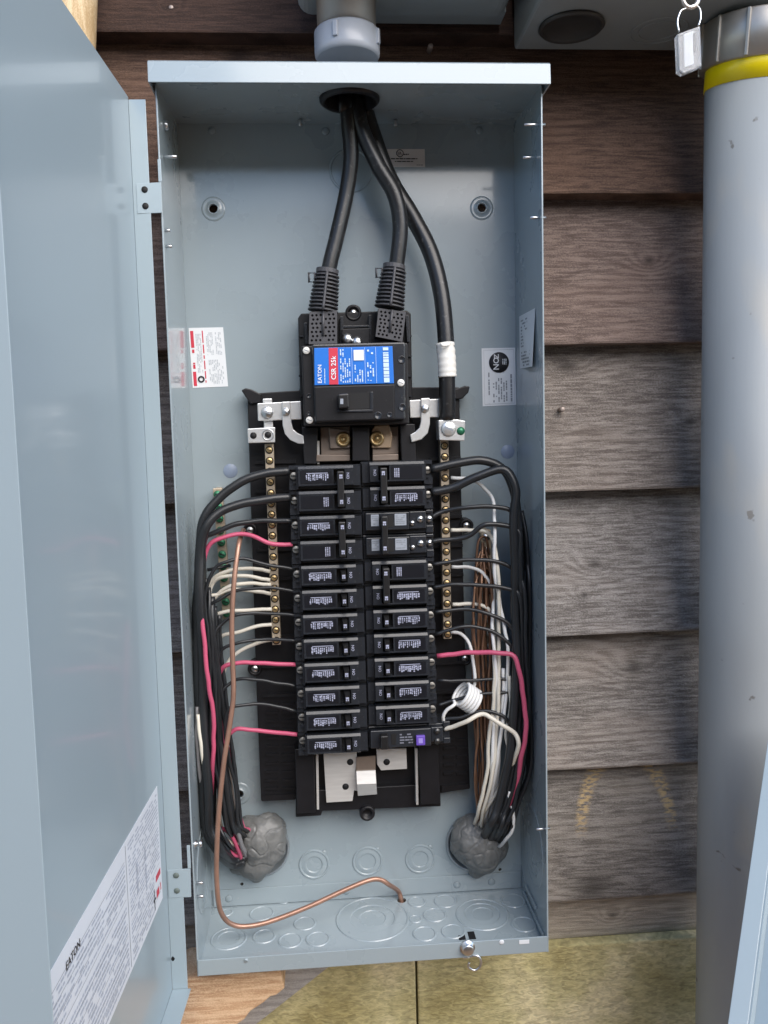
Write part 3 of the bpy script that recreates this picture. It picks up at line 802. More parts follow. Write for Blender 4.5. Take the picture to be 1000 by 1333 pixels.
quad(mb, at, .06, .96, .03, .034); quad(mb, at, .06, .96, .966, .97); mb.build('border_line', INK, st)
# folded paper label on the right wall
def wallpt(u, v): return PX(u, v, BW - TH - .0006)
a, b_, c_, d_ = [wallpt(u, v) for u, v in ((676, 412), (696.5, 401), (697, 477), (677, 480))]
mb = MB(); lift = Vector((-.004, 0, 0))
mid0, mid1 = a * .5 + b_ * .5, d_ * .5 + c_ * .5
mb.hexa([a, b_, c_ + lift * .9, d_], [p + Vector((.0003, 0, 0)) for p in (a, b_, c_ + lift * .9, d_)])
st = mb.build('paper_label', WHITEP, box, label='white paper label with a lifting corner on the right inner wall')
at = lambda s_, t_, dy=.0003: (a * (1 - s_) + b_ * s_) * (1 - t_) + (d_ * (1 - s_) + (c_ + lift * .9) * s_) * t_ + Vector((-dy, 0, 0))
mb = MB(); prints(mb, at, .12, .55, .08, .62, 9, False, 31, .7, mn=.03); prints(mb, at, .15, .8, .68, .98, 5, False, 32, .8, mn=.05); mb.build('lettering', INK, st)

# ------------------------------------------------------------------ the door
h0, h1 = P(168.5, 130, -.1185), P(216, 1130, -.1185)
zd = (Vector((h1.x + (h0.x - h1.x) * .35, h1.y, h0.z)) - h1).normalized(); h1.x += (h0.x - h1.x) * .28
DA = math.radians(2.6)
dd = Vector((-math.sin(DA), -math.cos(DA), 0)); dd = (dd - zd * dd.dot(zd)).normalized()
dn = dd.cross(zd).normalized()
if dn.x < 0: dn = -dn
def PD(u, v, off=0.0):
    q = ray(u, v); o_ = h1 + dn * off
    t = (o_ - CAM).dot(dn) / q.dot(dn); p = CAM + q * t - h1
    return p.dot(dd), p.dot(zd)
def DP(s_, z_, n_=0.0): return h1 + dd * s_ + zd * z_ + dn * n_
dz1 = PD(165, 123)[1]; dz0 = (P(226, 1289, -.1185) - h1).dot(zd)
DWID = .334
door = link('door', bpy.data.meshes.new('door'), box) if False else None
mb = MB()
def dbox(mb, s0, s1, z0, z1, n0, n1):
    mb.hexa([DP(s0, z0, n0), DP(s1, z0, n0), DP(s1, z1, n0), DP(s0, z1, n0)], [DP(s0, z0, n1), DP(s1, z0, n1), DP(s1, z1, n1), DP(s0, z1, n1)])
dbox(mb, 0, DWID, dz0, dz1, -.0014, 0)
door = mb.build('door', DOORP, box, bevel=.0004, label='grey steel door swung open about ninety degrees')
LIP = .0155
mb = MB(); dbox(mb, -.0004, .0009, dz0 + .0016, (P(178, 130, -.1185) - h1).dot(zd), .0001, LIP); mb.build('hinge_flange', DOORP, door, bevel=.0004)
mb = MB(); dbox(mb, DWID + .0001, DWID + .0014, dz0 + .0016, dz1, -.030, LIP - .002); mb.build('edge_flange', DOORP, door, bevel=.0004)
mb = MB(); dbox(mb, .0, DWID, dz0, dz0 + .0014, .0001, LIP + .003); mb.build('bottom_flange', DOORP, door, bevel=.0004)
for (v0, v1, u0, ul) in ((237, 277, 177, 210), (1131, 1168, 218, 248)):
    zt2, zb2 = (P(190, v0, -.12) - h1).dot(zd), (P(190, v1, -.12) - h1).dot(zd)
    if v0 > 1000: zt2, zb2 = (P(230, v0, -.12) - h1).dot(zd), (P(230, v1, -.12) - h1).dot(zd)
    a = P(u0, v0 + 2, -.1202); b_ = P(ul, v0, -.1202); c_ = P(ul + 1, v1, -.1202); d_ = P(u0 + 2, v1 + 1, -.1202)
    hn = MB(); hn.hexa([a, b_, c_, d_], [p + Vector((0, .0015, 0)) for p in (a, b_, c_, d_)])
    hg = hn.build('hinge', ZINC if False else DOORP, box, bevel=.0003)
    for k, fy in ((0, .2), (1, .75)):
        q = a * (1 - fy) + d_ * fy + Vector((P(u0 + 11, v0, -.12).x - P(u0, v0, -.12).x, -.0002, 0))
        mb = MB(); mb.lathe([(.0030, 0), (.0028, .0004), (.0001, .0005)], q, (0, -1, 0), 14); mb.build('rivet_hole', HOLE if v0 < 1000 else mat('dull_rivet', (.12, .15, .14), .5), hg)
    p0, p1 = P(ul - 5, v0 - 30, -.1202), P(ul - 1, v0, -.1202)
    mb = MB(); mb.box((p0.x, -.1202, p1.z + .0004), (p1.x + .0012, -.1187, p0.z)); mb.build('hinge_ear', DOORP, hg, bevel=.0003)
q = P(227, 1248, -.1195); mb = MB(); mb.lathe([(.0030, 0), (.003, .0003), (.0001, .0004)], (q.x, -.1192, q.z), (0, -1, 0), 16); mb.build('screw_hole', HOLE, door)
# circuit directory label on the door
s0, zt3 = PD(204, 1023); s1, zb3 = PD(206.5, 1180)
sE = DWID - .02
tl, tr = (sE, zt3), (s0, zt3)
zB = zb3
sl_top = 0
mb = MB(); dbox(mb, s0, sE, zB, zt3, .0002, .0005); dl = mb.build('directory_label', LBL2, door, label='large white printed label low on the open door')
Ls, Lz = sE - s0, zt3 - zB
def at(s_, t_, dy=.0004): return DP(sE - s_ * Ls, zt3 - t_ * Lz, .0005 + dy * .5)
mb = MB()
prints(mb, at, .03, .60, .14, .40, 7, False, 41, .85, mn=.008, thick=.45); prints(mb, at, .03, .60, .46, .97, 13, False, 42, .85, mn=.008, thick=.5)
prints(mb, at, .64, .985, .04, .30, 8, False, 43, .8, mn=.006, thick=.5); prints(mb, at, .64, .985, .33, .62, 9, False, 44, .7, mn=.01, thick=.45)
prints(mb, at, .64, .90, .66, .97, 9, False, 45, .75, mn=.006, thick=.5)
prints(mb, at, .70, .74, .30, .66, 1, True, 46, .9, mn=.01); prints(mb, at, .80, .83, .30, .66, 1, True, 47, .9, mn=.01)
mb.build('lettering', mat('ink_blue_grey', (.40, .44, .52), .6), dl)
mb = MB()
for k in range(9): quad(mb, at, .03, .60, .13 + .095 * k, .134 + .095 * k)
for k in range(8): quad(mb, at, .64, .98, .31 + .085 * k, .313 + .085 * k)
quad(mb, at, .615, .619, .03, .97); mb.build('ruled_line', INK, dl)
mb = MB(); prints(mb, at, .925, .985, .70, .76, 1, False, 48, 1, mn=.03, thick=.9); prints(mb, at, .925, .985, .83, .90, 1, False, 49, 1, mn=.03, thick=.9); mb.build('red_print', INKR, dl)
mb = MB(); quad(mb, at, .895, .903, .78, .96); quad(mb, at, .885, .915, .86, .88); mb.build('black_mark', INKB, dl)
text('lettering', 'EATON', .0085, INKB, dl, DP(*PD(94, 1243), .0009), -dd, zd)

# ------------------------------------------------------------------ interior chassis
chas = empty('breaker_chassis', P(470, 780, -.015), 'black plastic breaker chassis with neutral bars mounted on the back panel', 'breaker chassis')
YP = -.022
mb = MB(); mb.pxprism([(330, 512), (390, 508), (390, 505), (535, 503), (538, 504), (598, 504), (602, 700), (606, 860), (612, 1027), (573, 1033), (385, 1041), (340, 1043), (334, 900), (328, 700), (322, 516)], YP, -.004)
mb.build('base_plate', BLK, chas, bevel=.001)
mb = MB(); mb.pxprism([(388, 414), (392, 408), (530, 404), (535, 408), (538, 560), (392, 560)], -.034, -.004); mb.build('upper_base', BLK, chas, bevel=.0012)
mb = MB(); mb.pxprism([(385, 1030), (573, 1020), (574, 1050), (420, 1056), (418, 1062), (385, 1064)], -.030, -.004); mb.build('lower_base', BLK, chas, bevel=.001)
for pl in ([(314, 508), (320, 505), (328, 507), (340, 513), (340, 524), (326, 526), (320, 517)], [(612, 503), (606, 502), (600, 504), (588, 508), (588, 520), (602, 519), (610, 511)]):
    mb = MB(); mb.pxprism(pl, -.027, -.010); mb.build('ear', BLK, chas, bevel=.0012)
# ribs
def rib(pl, y0, y1):
    m_ = MB(); m_.pxprism(pl, y0, y1); m_.build('rib', BLK, chas)
for k in range(9):
    v = 600 + k * 38
    rib([(332 + k*1.2, v), (385 + k, v - 1), (385 + k, v + 3), (332 + k*1.2, v + 4)], -.0265, YP - .0001)
    rib([(560 + k, v - 4), (600 + k*.9, v - 6), (600 + k*.9, v - 2), (560 + k, v)], -.0265, YP - .0001)
for k in range(12):
    v = 905 + k * 11
    rib([(346, v), (362, v - .7), (362, v + 2.4), (346, v + 3)], -.0240, YP - .0001)
    rib([(367, v), (383, v - .7), (383, v + 2.4), (367, v + 3)], -.0240, YP - .0001)
    if v < 1015:
        rib([(578, v + 2), (592, v + 1.4), (592, v + 4), (578, v + 5)], -.0240, YP - .0001)
        rib([(595, v + 2), (608, v + 1.4), (608, v + 4), (595, v + 5)], -.0240, YP - .0001)
rib([(341, 1036), (384, 1034), (384, 1041), (341, 1043)], -.0262, YP - .0001)
rib([(575, 1024), (611, 1021), (611, 1027), (575, 1031)], -.0262, YP - .0001)
for pl in ([(396, 420), (400, 420), (402, 448), (398, 448)], [(443, 412), (447, 412), (447, 448), (443, 448)], [(480, 410), (484, 410), (484, 448), (480, 448)], [(444, 424), (482, 423), (482, 426), (444, 427)], [(528, 410), (532, 410), (534, 445), (530, 445)]):
    mb = MB(); mb.pxprism(pl, -.046, -.0341); mb.build('rib', BLKG, chas, bevel=.0004)
for k in range(5):
    for (ua, ub) in ((389, 395), (530, 536)):
        mb = MB(); v = 436 + k * 26; mb.pxprism([(ua, v), (ub, v), (ub, v + 2.5), (ua, v + 2.5)], -.037, -.0341); mb.build('rib', BLKG, chas)
# spine and side rails below the breakers
for pl in ([(384, 975), (409, 974), (411, 1058), (387, 1060)], [(545, 968), (571, 966), (573, 1046), (548, 1048)]):
    mb = MB(); mb.pxprism(pl, -.045, -.0225); mb.build('end_rail', BLK, chas, bevel=.001)
for pl in ([(411, 978), (414.5, 978), (415.5, 1054), (412.5, 1054)], [(540.5, 974), (544, 974), (545, 1048), (542, 1048)]):
    mb = MB(); mb.pxprism(pl, -.040, -.0301); mb.build('mounting_rail', STEEL, chas, bevel=.0004)
mb = MB(); mb.pxprism([(413, 574), (416, 574), (416, 604), (413, 604)], -.04, YP - .0001); mb.build('mounting_rail', STEEL, chas)
# bus stabs and plates
mb = MB(); mb.pxprism([(421, 978), (464, 976), (465, 989), (463, 1005), (466, 1008), (466, 1030), (461, 1029), (459, 1043), (425, 1045)], -.036, -.0305); mb.build('bus_plate', STEEL, chas, bevel=.0005)
mb = MB(); mb.pxprism([(490, 975), (529, 974), (530, 1001), (496, 1003), (491, 995)], -.036, -.0305); mb.build('bus_plate', STEEL, chas, bevel=.0005)
a = [P(464, 1004, -.041), P(489, 1003, -.041), P(490, 1020, -.046), P(465, 1021, -.046)]; b_ = [P(491, 1034, -.037), P(466, 1036, -.037)]
mb = MB(); mb.hexa(a, [p + Vector((0, .002, 0)) for p in a]); mb.hexa([a[3], a[2], b_[0], b_[1]], [p + Vector((0, .002, 0)) for p in (a[3], a[2], b_[0], b_[1])])
mb.build('bus_tab', STEEL, chas)
mb = MB(); mb.pxprism([(464, 986), (489, 984), (489, 1003), (464, 1004)], -.039, -.0368); mb.build('bus_tab', BROWNM, chas)
for u, v in ((450, 1024), (503.5, 992), (456, 992)):
    q = P(u, v, -.0362); mb = MB(); mb.lathe([(.0036, 0), (.0036, .0002), (.0001, .0003)], (q.x, -.0361, q.z), (0, -1, 0), 18); mb.build('plate_hole', HOLE, chas)
for u, v in ((478, 1057), (460, 408)):
    q = P(u, v, -.03); mb = MB(); mb.lathe([(.0086, .016), (.0086, -.004), (.0078, -.005), (.0055, -.005), (.005, 0), (.0001, 0)], (q.x, -.03, q.z), (0, 1, 0), 24); mb.build('mounting_boss', BLK, chas)
    if v < 500: screw('screw', (q.x, -.0305, q.z), (0, -1, 0), .0044, .003, ZINC, chas, n=20)
for u, v in ((326, 690), (607, 684), (332, 870), (605, 857)):
    q = P(u, v, YP); mb = MB(); mb.lathe([(.0078, .016), (.0078, -.002), (.007, -.003), (.005, -.003), (.0045, 0), (.0001, 0)], (q.x, YP, q.z), (0, 1, 0), 22); mb.build('mounting_boss', BLK, chas)
    screw('screw', (q.x, YP - .0005, q.z), (0, -1, 0), .0042, .003, ZINC, chas, n=18)
# neutral bars with rows of brass screws
def neutral(u0, v0, u1, v1, wpx, n):
    a, b_ = P(u0, v0, -.045), P(u1, v1, -.045)
    w = (P(u0 + wpx, v0, -.045).x - a.x)
    mb = MB(); q0 = [a, a + XA*w, b_ + XA*w, b_]; mb.hexa(q0, [p + Vector((0, .012, 0)) for p in q0])
    nb = mb.build('neutral_bar', TINNED, chas, bevel=.0008)
    sm = None
    for k in range(n):
        t = (k + .55) / n
        c = a * (1 - t) + b_ * t + XA * w * .5
        mb = MB(); mb.lathe([(.0041, 0), (.0041, .0004), (.0036, .0006), (.0034, .0001), (.0001, .0001)], (c.x, -.0452, c.z), (0, -1, 0), 14); mb.build('screw_well', HOLE, nb)
        s_ = screw('screw', (c.x, -.0452, c.z), (0, -1, 0), .0032, .0011, BRASS, nb, n=12)
neutral(344.5, 578, 354.5, 840, 11.5, 19)
neutral(573, 573, 577.5, 832, 11, 19)
# lugs and straps
def pp(name, pl, y0, y1, m, bev=.0008, label=None):
    mb = MB(); mb.pxprism(pl, y0, y1); return mb.build(name, m, chas, bevel=bev, label=label)
pp('neutral_plate', [(335, 525), (392, 522), (393, 546), (336, 548)], -.050, -.046, ALU)
pp('neutral_link', [(342, 519), (354, 518.5), (356, 562), (344, 562)], -.0455, -.040, ALU)
pp('neutral_lug', [(322, 558), (358, 556), (358, 576), (323, 577)], -.056, -.046, ALU)
strap = [(367, 523), (378, 522.5), (379.5, 550), (382, 559), (388, 564), (395, 567), (396, 578), (388, 577.5), (378, 573), (371, 565), (368, 554)]
pp('neutral_strap', strap, -.0535, -.0502, ALU)
pp('neutral_plate', [(533, 521), (573, 519), (574, 543), (534, 544)], -.050, -.046, ALU)
strap2 = [(548, 518.5), (559.5, 518), (560, 552), (557, 564), (549, 572), (536, 576), (534, 566), (541, 562), (546, 557), (548, 549)]
pp('neutral_strap', strap2, -.0535, -.0502, ALU)
pp('neutral_lug', [(571, 547), (595, 546), (606, 548), (605, 574), (572, 573)], -.062, -.040, ALU)
for u, v, y, r_ in ((348, 537, -.0502, .0062), (372.5, 536, -.0537, .0042), (553, 532, -.0537, .0042), (584, 558, -.0622, .0078)):
    q = P(u, v, y); screw('lug_screw', (q.x, y, q.z), (0, -1, 0), r_, .0025, ZINC if r_ < .007 else ALU, chas, n=22, smat=INK)
q = P(600, 561, -.0622); mb = MB(); mb.lathe([(.0042, 0), (.0042, .0002), (.0001, .0003)], (q.x, -.0623, q.z), (0, -1, 0), 18); mb.build('green_dot', GREEN, chas)
for u, v in ((330, 567), (349, 566)):
    q = P(u, v, -.0562); mb = MB(); mb.lathe([(.0034, 0), (.0034, .0002), (.0001, .0003)], (q.x, -.0562, q.z), (0, -1, 0), 18); mb.build('lug_hole', HOLE, chas)
q = P(349, 566, -.0562); mb = MB(); mb.tube(circ((q.x, -.0562, q.z), .0055, 20, XA, ZA), .0007, 6, closed=True); mb.build('lug_ring', ZINC, chas)
# line terminals under the main breaker
pp('terminal_plate', [(417, 556), (456, 555), (456, 592), (418, 593)], -.038, -.030, BROWNM)
pp('terminal_plate', [(484, 556), (519, 555), (519, 591), (485, 592)], -.038, -.030, BROWNM)
pp('terminal_pad', [(428, 557), (456, 560), (456, 583), (430, 584)], -.043, -.0382, BROWNM)
pp('terminal_pad', [(484, 560), (488, 554), (507, 553), (511, 568), (509, 583), (484, 583)], -.043, -.0382, mat('tan_plate', (.42, .31, .21), .45, .5))
pp('terminal_step', [(411, 592), (456, 592), (456, 600), (411, 601)], -.045, -.030, BROWNM)
pp('terminal_step', [(485, 592), (519, 591), (519, 599), (485, 600)], -.045, -.030, BROWNM)
for u, v in ((447, 572), (490.5, 571)):
    q = P(u, v, -.0432); mb = MB(); mb.lathe([(.0078, 0), (.0078, .002), (.0068, .003), (.0045, .0032), (.0042, .0005), (.003, .0005), (.0028, .0026), (.0001, .003)], (q.x, -.0432, q.z), (0, -1, 0), 26); mb.build('terminal_bolt', BRASS, chas)
for pl in ([(393, 556), (414, 556), (412, 604), (396, 604)], [(521, 552), (540, 552), (542, 600), (523, 600)]):
    pp('end_wall', pl, -.05, YP - .0001, BLK)
pp('divider', [(459, 556), (481, 556), (481, 600), (459, 600)], -.055, YP - .0001, BLK)

# ------------------------------------------------------------------ main breaker
mainb = empty('main_breaker', P(463, 500, -.04), 'large black main breaker with a blue and red label', 'main breaker')
def mp_(name, pl, y0, y1, m, bev=.001, parent=None, label=None):
    mb = MB(); mb.pxprism(pl, y0, y1); return mb.build(name, m, parent or mainb, bevel=bev, label=label)
mp_('case', [(392, 450), (531, 446), (533, 552), (396, 555)], -.074, -.0342, BLK, .0016)
face = mp_('face_frame', [(406, 448), (527, 445), (528, 450), (528, 546), (410, 550), (408, 503)], -.082, -.0742, BLKG, .0018)
mp_('lower_cover', [(409, 503), (514, 500), (514, 546), (411, 549)], -.0845, -.0821, BLK, .0012)
lab = mp_('label_plate', [(409, 453), (511, 450.5), (513, 499), (409.5, 501.5)], -.0832, -.0821, BLUE, .0004, label='blue printed label with a red stripe')
la = [P(u, v, -.0836) for u, v in ((409, 453), (511, 450.5), (513, 499), (409.5, 501.5))]
at = lambda s_, t_, dy=.0: (la[0]*(1-s_) + la[1]*s_)*(1-t_) + (la[3]*(1-s_) + la[2]*s_)*t_ + Vector((0, -dy, 0))
mb = MB(); quad(mb, at, .185, .30, .01, .99, 0); mb.build('red_stripe', INKR, lab)
up = (la[0] - la[3]).normalized(); lf = (la[0] - la[1]).normalized()
text('lettering', 'EATON', .0055, LABW, lab, at(.07, .70, .0003), up, lf)
text('lettering', 'CSR 25k', .0066, LABW, lab, at(.245, .55, .0004), up, lf)
mb = MB()
prints(mb, at, .12, .14, .56, .96, 1, True, 60, .9, dy=.0002, mn=.02)
prints(mb, at, .32, .46, .30, .95, 5, True, 61, .62, dy=.0002, mn=.02); prints(mb, at, .32, .38, .05, .25, 2, True, 62, .8, dy=.0002, mn=.02)
prints(mb, at, .50, .62, .48, .95, 4, True, 63, .6, dy=.0002, mn=.02); prints(mb, at, .66, .76, .08, .2, 2, True, 64, .8, dy=.0002, mn=.02); prints(mb, at, .66, .76, .42, .92, 3, True, 65, .5, dy=.0002, mn=.02)
for k, (s_, e_) in enumerate(((.03, .11), (.25, .255), (.84, .97))): quad(mb, at, .875, .945, s_, e_, .0002)
prints(mb, at, .875, .945, .16, .82, 1, True, 66, .95, dy=.0002, thick=1, mn=.03)
for s_ in (.475, .64, .78): quad(mb, at, s_, s_ + .004, .02, .98, .0002)
for k in range(0): pass
mb.build('lettering', mat('label_pale_print', (.55, .70, .88), .5), lab)
mb = MB(); quad(mb, at, .50, .63, .08, .36, .0004); mb.build('code_square', LABW, lab)
# toggle
mp_('toggle_well', [(444, 512), (482, 511), (482, 532), (445, 533)], -.0849, -.0846, HOLE, 0)
tg = mp_('toggle', [(440, 513), (454, 512), (455, 531), (441, 532)], -.097, -.0850, HAND, .0015)
q = [P(u, v, -.0973) for u, v in ((443, 519), (447, 519), (447, 526), (443, 526))]; mb = MB(); mb.add(q, [(0, 1, 2, 3)]); mb.build('toggle_mark', GREYL, tg)
mp_('toggle_rim', [(482, 510), (486, 510), (486, 534), (482, 534)], -.086, -.0846, BLKG, .0005)
mp_('toggle_rim', [(440, 534), (486, 533), (486, 536), (440, 537)], -.086, -.0846, BLKG, .0005)
for u, v in ((399, 456.5), (521, 499), (403, 547)):
    q = P(u, v, -.0745); screw('screw', (q.x, -.0748 if u < 500 else -.0822, q.z), (0, -1, 0), .0037, .0016, mat('white_screw', (.72, .71, .68), .4), mainb, n=18, smat=INK)
for u, v, r_ in ((523, 468, .003), (524, 530, .003), (507, 540, .0022), (492, 541, .003), (402, 515, .002), (402, 538, .0016)):
    q = P(u, v, -.0822); mb = MB(); mb.lathe([(r_*1.3, 0), (r_*1.3, .0005), (r_, .0005), (r_*.95, .0001), (.0001, .0001)], (q.x, -.0822 if u > 410 else -.0742, q.z) if not 480 < u < 512 else (q.x, -.0846, q.z), (0, -1, 0), 16); mb.build('screw_recess', BLKG, mainb)
for u, v in ((452, 441), (465, 445)):
    q = P(u, v, -.06); mb = MB(); mb.lathe([(.0058, 0), (.0055, .004), (.0035, .0062), (.0001, .0066)], (q.x, -.052, q.z), (0, -1, .2), 20); mb.build('line_bolt', ZINC, mainb)
mp_('line_block', [(445, 428), (482, 427), (482, 447), (445, 448)], -.050, -.0342, BLK, .0008)

# ------------------------------------------------------------------ branch breakers
YF = -.0725
XC = P(474.3, 770, -.07).x + .0004
ZT = P(470, 604.5, YF).z; PIT = .02559
def build_pole_meshes(sg):
    """meshes of one pole; x runs from the centre seam outwards (sg=-1 left column)"""
    X = lambda a: sg * a
    out = {}
    mb = MB()
    def bx(xa, xb, ya, yb, za, zb, mi=0): mb.box((X(xa), ya, za), (X(xb), yb, zb), mi)
    bx(.0002, .0742, -.056, -.0232, -.0249, -.0002)
    # face rails with the chamfer that catches the sky
    def railx(xa, xb, prof):
        mb.hexa([(X(xa), y, z) for y, z in prof], [(X(xb), y, z) for y, z in prof])
    railx(.0085, .0645, [(-.0561, -.0006), (-.0712, -.0006), (-.0728, -.0032), (-.0728, -.0040), (-.0561, -.0040)])
    railx(.0085, .0645, [(-.0561, -.0190), (-.0725, -.0190), (-.0725, -.0202), (-.0712, -.0212), (-.0561, -.0212)])
    bx(.0285, .0645, -.0725, -.0561, -.01899, -.00401)
    bx(.0085, .0172, -.0725, -.0561, -.01899, -.00401)
    # terminal end: cheeks around the screw
    bx(.0646, .0742, -.0625, -.0561, -.0249, -.0180); bx(.0646, .0700, -.0660, -.0561, -.0179, -.0158)
    bx(.0646, .0742, -.0600, -.0561, -.0040, -.0004)
    bx(.0646, .0668, -.0680, -.0561, -.0235, -.0012)
    # centre end steps
    bx(.0010, .0084, -.0660, -.0561, -.0215, -.0020); bx(.0002, .0084, -.0610, -.0561, -.0247, -.0218)
    out['pole_body'] = mb.mesh('pole_body', BLKG)
    mb = MB(); mb.box((X(.0305), -.0729, -.0180), (X(.0622), -.0726, -.0052)); out['label_plate'] = mb.mesh('label_plate', BLKD)
    mb = MB(); 
    q0 = [(X(.0186), -.0700, -.0168), (X(.0246), -.0700, -.0168), (X(.0246), -.0700, -.0058), (X(.0186), -.0700, -.0058)]
    q1 = [(X(.0192), -.0820, -.0155), (X(.0236), -.0820, -.0155), (X(.0236), -.0820, -.0070), (X(.0192), -.0820, -.0070)]
    mb.hexa(q1, q0); mb.hexa(q0, [(a, -.0562, c) for a, b_, c in q0]); out['handle'] = mb.mesh('handle', HAND)
    mb = MB(); xs = sorted((X(.0198), X(.0230)))
    for a, b_, c_, d_ in ((0, 1, .55, 1), (0, .42, 0, .45), (.6, 1, 0, .45)):
        mb.add([(xs[0] + (xs[1]-xs[0])*a, -.0823, -.0132 + .0040*c_), (xs[0] + (xs[1]-xs[0])*b_, -.0823, -.0132 + .0040*c_), (xs[0] + (xs[1]-xs[0])*b_, -.0823, -.0132 + .0040*d_), (xs[0] + (xs[1]-xs[0])*a, -.0823, -.0132 + .0040*d_)], [(0, 1, 2, 3)])
    out['handle_number'] = mb.mesh('handle_number', LABB, fix=False)
    c = Vector((X(.0694), -.0562, -.0105)); mb = MB()
    mb.lathe([(.0040, 0), (.0040, .0022), (.0034, .0026), (.0001, .0026)], c, (0, -1, 0), 14)
    mb.box((c.x - .0030, c.y - .0030, c.z - .0006), (c.x + .0030, c.y - .0022, c.z + .0006), 1)
    out['terminal_screw'] = mb.mesh('terminal_screw', [DSCREW, HOLE])
    return out
def print_mesh(sg, kind, seed):
    mb = MB(); rnd = random.Random(seed); X = lambda a: sg * a
    if kind == 'rating':      # blocky mark with ragged foot
        x0, x1 = sorted((X(.0335), X(.0570)))
        mb.add([(x0 + .001, -.0732, -.0074), (x1 - .001, -.0732, -.0074), (x1 - .001, -.0732, -.0081), (x0 + .001, -.0732, -.0081)], [(0, 1, 2, 3)])
        n = 11
        for k in range(n):
            xa = x0 + (x1 - x0) * k / n; xb = xa + (x1 - x0) / n * rnd.uniform(.55, .95)
            top = -.0085 - rnd.random() * .0010; bot = -.0132 - rnd.random() * .0030
            y = top
            while y > bot:
                h = rnd.uniform(.0008, .0026); e_ = max(bot, y - h)
                xo = rnd.uniform(0, .0006)
                mb.add([(xa + xo, -.0732, y), (xb, -.0732, y), (xb, -.0732, e_), (xa + xo, -.0732, e_)], [(0, 1, 2, 3)])
                y = e_ - rnd.uniform(.0002, .0007)
    else:                    # short vertical caption
        x0, x1 = sorted((X(.0335), X(.0395)))
        for k in range(3):
            xa = x0 + (x1 - x0) * k / 3
            y = -.0070
            while y > -.0165:
                h = rnd.uniform(.0006, .0022); e_ = max(-.0165, y - h)
                mb.add([(xa, -.0732, y), (xa + .0012, -.0732, y), (xa + .0012, -.0732, e_), (xa, -.0732, e_)], [(0, 1, 2, 3)])
                y = e_ - .0004
    return mb.mesh('label_print', LABB, fix=False)
PM = {-1: build_pole_meshes(-1), 1: build_pole_meshes(1)}
PR = {(s_, k, j): print_mesh(s_, k, j * 10 + s_ + 77) for s_ in (-1, 1) for k in ('rating', 'caption') for j in range(3)}
def on_mesh(sg):
    o = text('tmp_on', 'ON', .0042, LABB, None, (0, 0, 0), (0, 0, 1), (-1, 0, 0))
    me = o.data; off = Vector((sg * .0138, -.0730, -.0112))
    cc = o.location.copy()
    for v in me.vertices: v.co = v.co + cc + off
    bpy.data.objects.remove(o); return me
ONM = {-1: on_mesh(-1), 1: on_mesh(1)}
def add_pole(root, sg, dz, kind, j, handle=True):
    nm = lambda n, me: link(n, me, root, (0, 0, dz))
    body = nm('pole_body', PM[sg]['pole_body'])
    lp = nm('label_plate', PM[sg]['label_plate'])
    q = link('label_print', PR[(sg, kind, j % 3)], lp); 
    h = nm('handle', PM[sg]['handle']); link('handle_number', PM[sg]['handle_number'], h)
    link('on_mark', ONM[sg], body)
    nm('terminal_screw', PM[sg]['terminal_screw'])
ordn = ['top', 'second', 'third', 'fourth', 'fifth', 'sixth', 'seventh', 'eighth', 'ninth', 'tenth', 'eleventh', 'bottom']
def row_z(k, sg): return ZT - PIT * k + (.0022 if sg > 0 else 0)
def row_x(k): return XC
def breaker(sg, rows, kinds, label):
    k = rows[0]
    root = empty('circuit_breaker', (row_x(k), 0, row_z(k, sg)), label, 'circuit breaker', 'branch circuit breakers in two columns')
    for i, r_ in enumerate(rows):
        add_pole(root, sg, -PIT * i, kinds[i], r_)
    if len(rows) == 2:
        mb = MB(); X = lambda a: sg * a
        mb.box((X(.0184), -.0850, -PIT - .0165), (X(.0252), -.0760, -.0060))
        me = mb.mesh('handle_tie', HAND)
        t = link('handle_tie', me, root); b_ = t.modifiers.new('bevel', 'BEVEL'); b_.width = .001; b_.segments = 2
        for dz in (0, -PIT):
            me2 = PM[sg]['handle_number']; o = link('handle_number', me2, t, (0, -.0030, dz))
    return root
breaker(-1, (0, 1), ('rating', 'caption'), 'double black breaker with tied handles at the top of the left column')
breaker(-1, (2, 3), ('rating', 'caption'), 'double black breaker second from the top of the left column, one wire red')
for k in range(4, 12):
    n = ['first single black breaker in the left column, right below the two double ones', 'second single black breaker in the left column below the double ones',
         'third single black breaker in the left column below the double ones', 'fourth single black breaker in the left column, above the red-wired one',
         'single black breaker fed by the middle red wire in the left column', 'single black breaker just below the one fed by the middle red wire, left column',
         'single black breaker second from the bottom of the left column', 'lowest single black breaker of the left column, fed by a red wire'][k - 4]
    breaker(-1, (k,), ('rating',), n)
breaker(1, (0, 1), ('caption', 'rating'), 'double black breaker with tied handles at the top of the right column')
breaker(1, (4, 5), ('caption', 'rating'), 'double black breaker with tied handles, third in the right column')
for k in range(6, 11):
    n = ['uppermost single black breaker of the right column, under the third double one', 'second single black breaker of the right column, just above the one with the red wire',
         'single black breaker fed by the red wire in the right column', 'single black breaker just below the red wire in the right column',
         'single black breaker directly above the purple-button breaker'][k - 6]
    breaker(1, (k,), ('rating',), n)
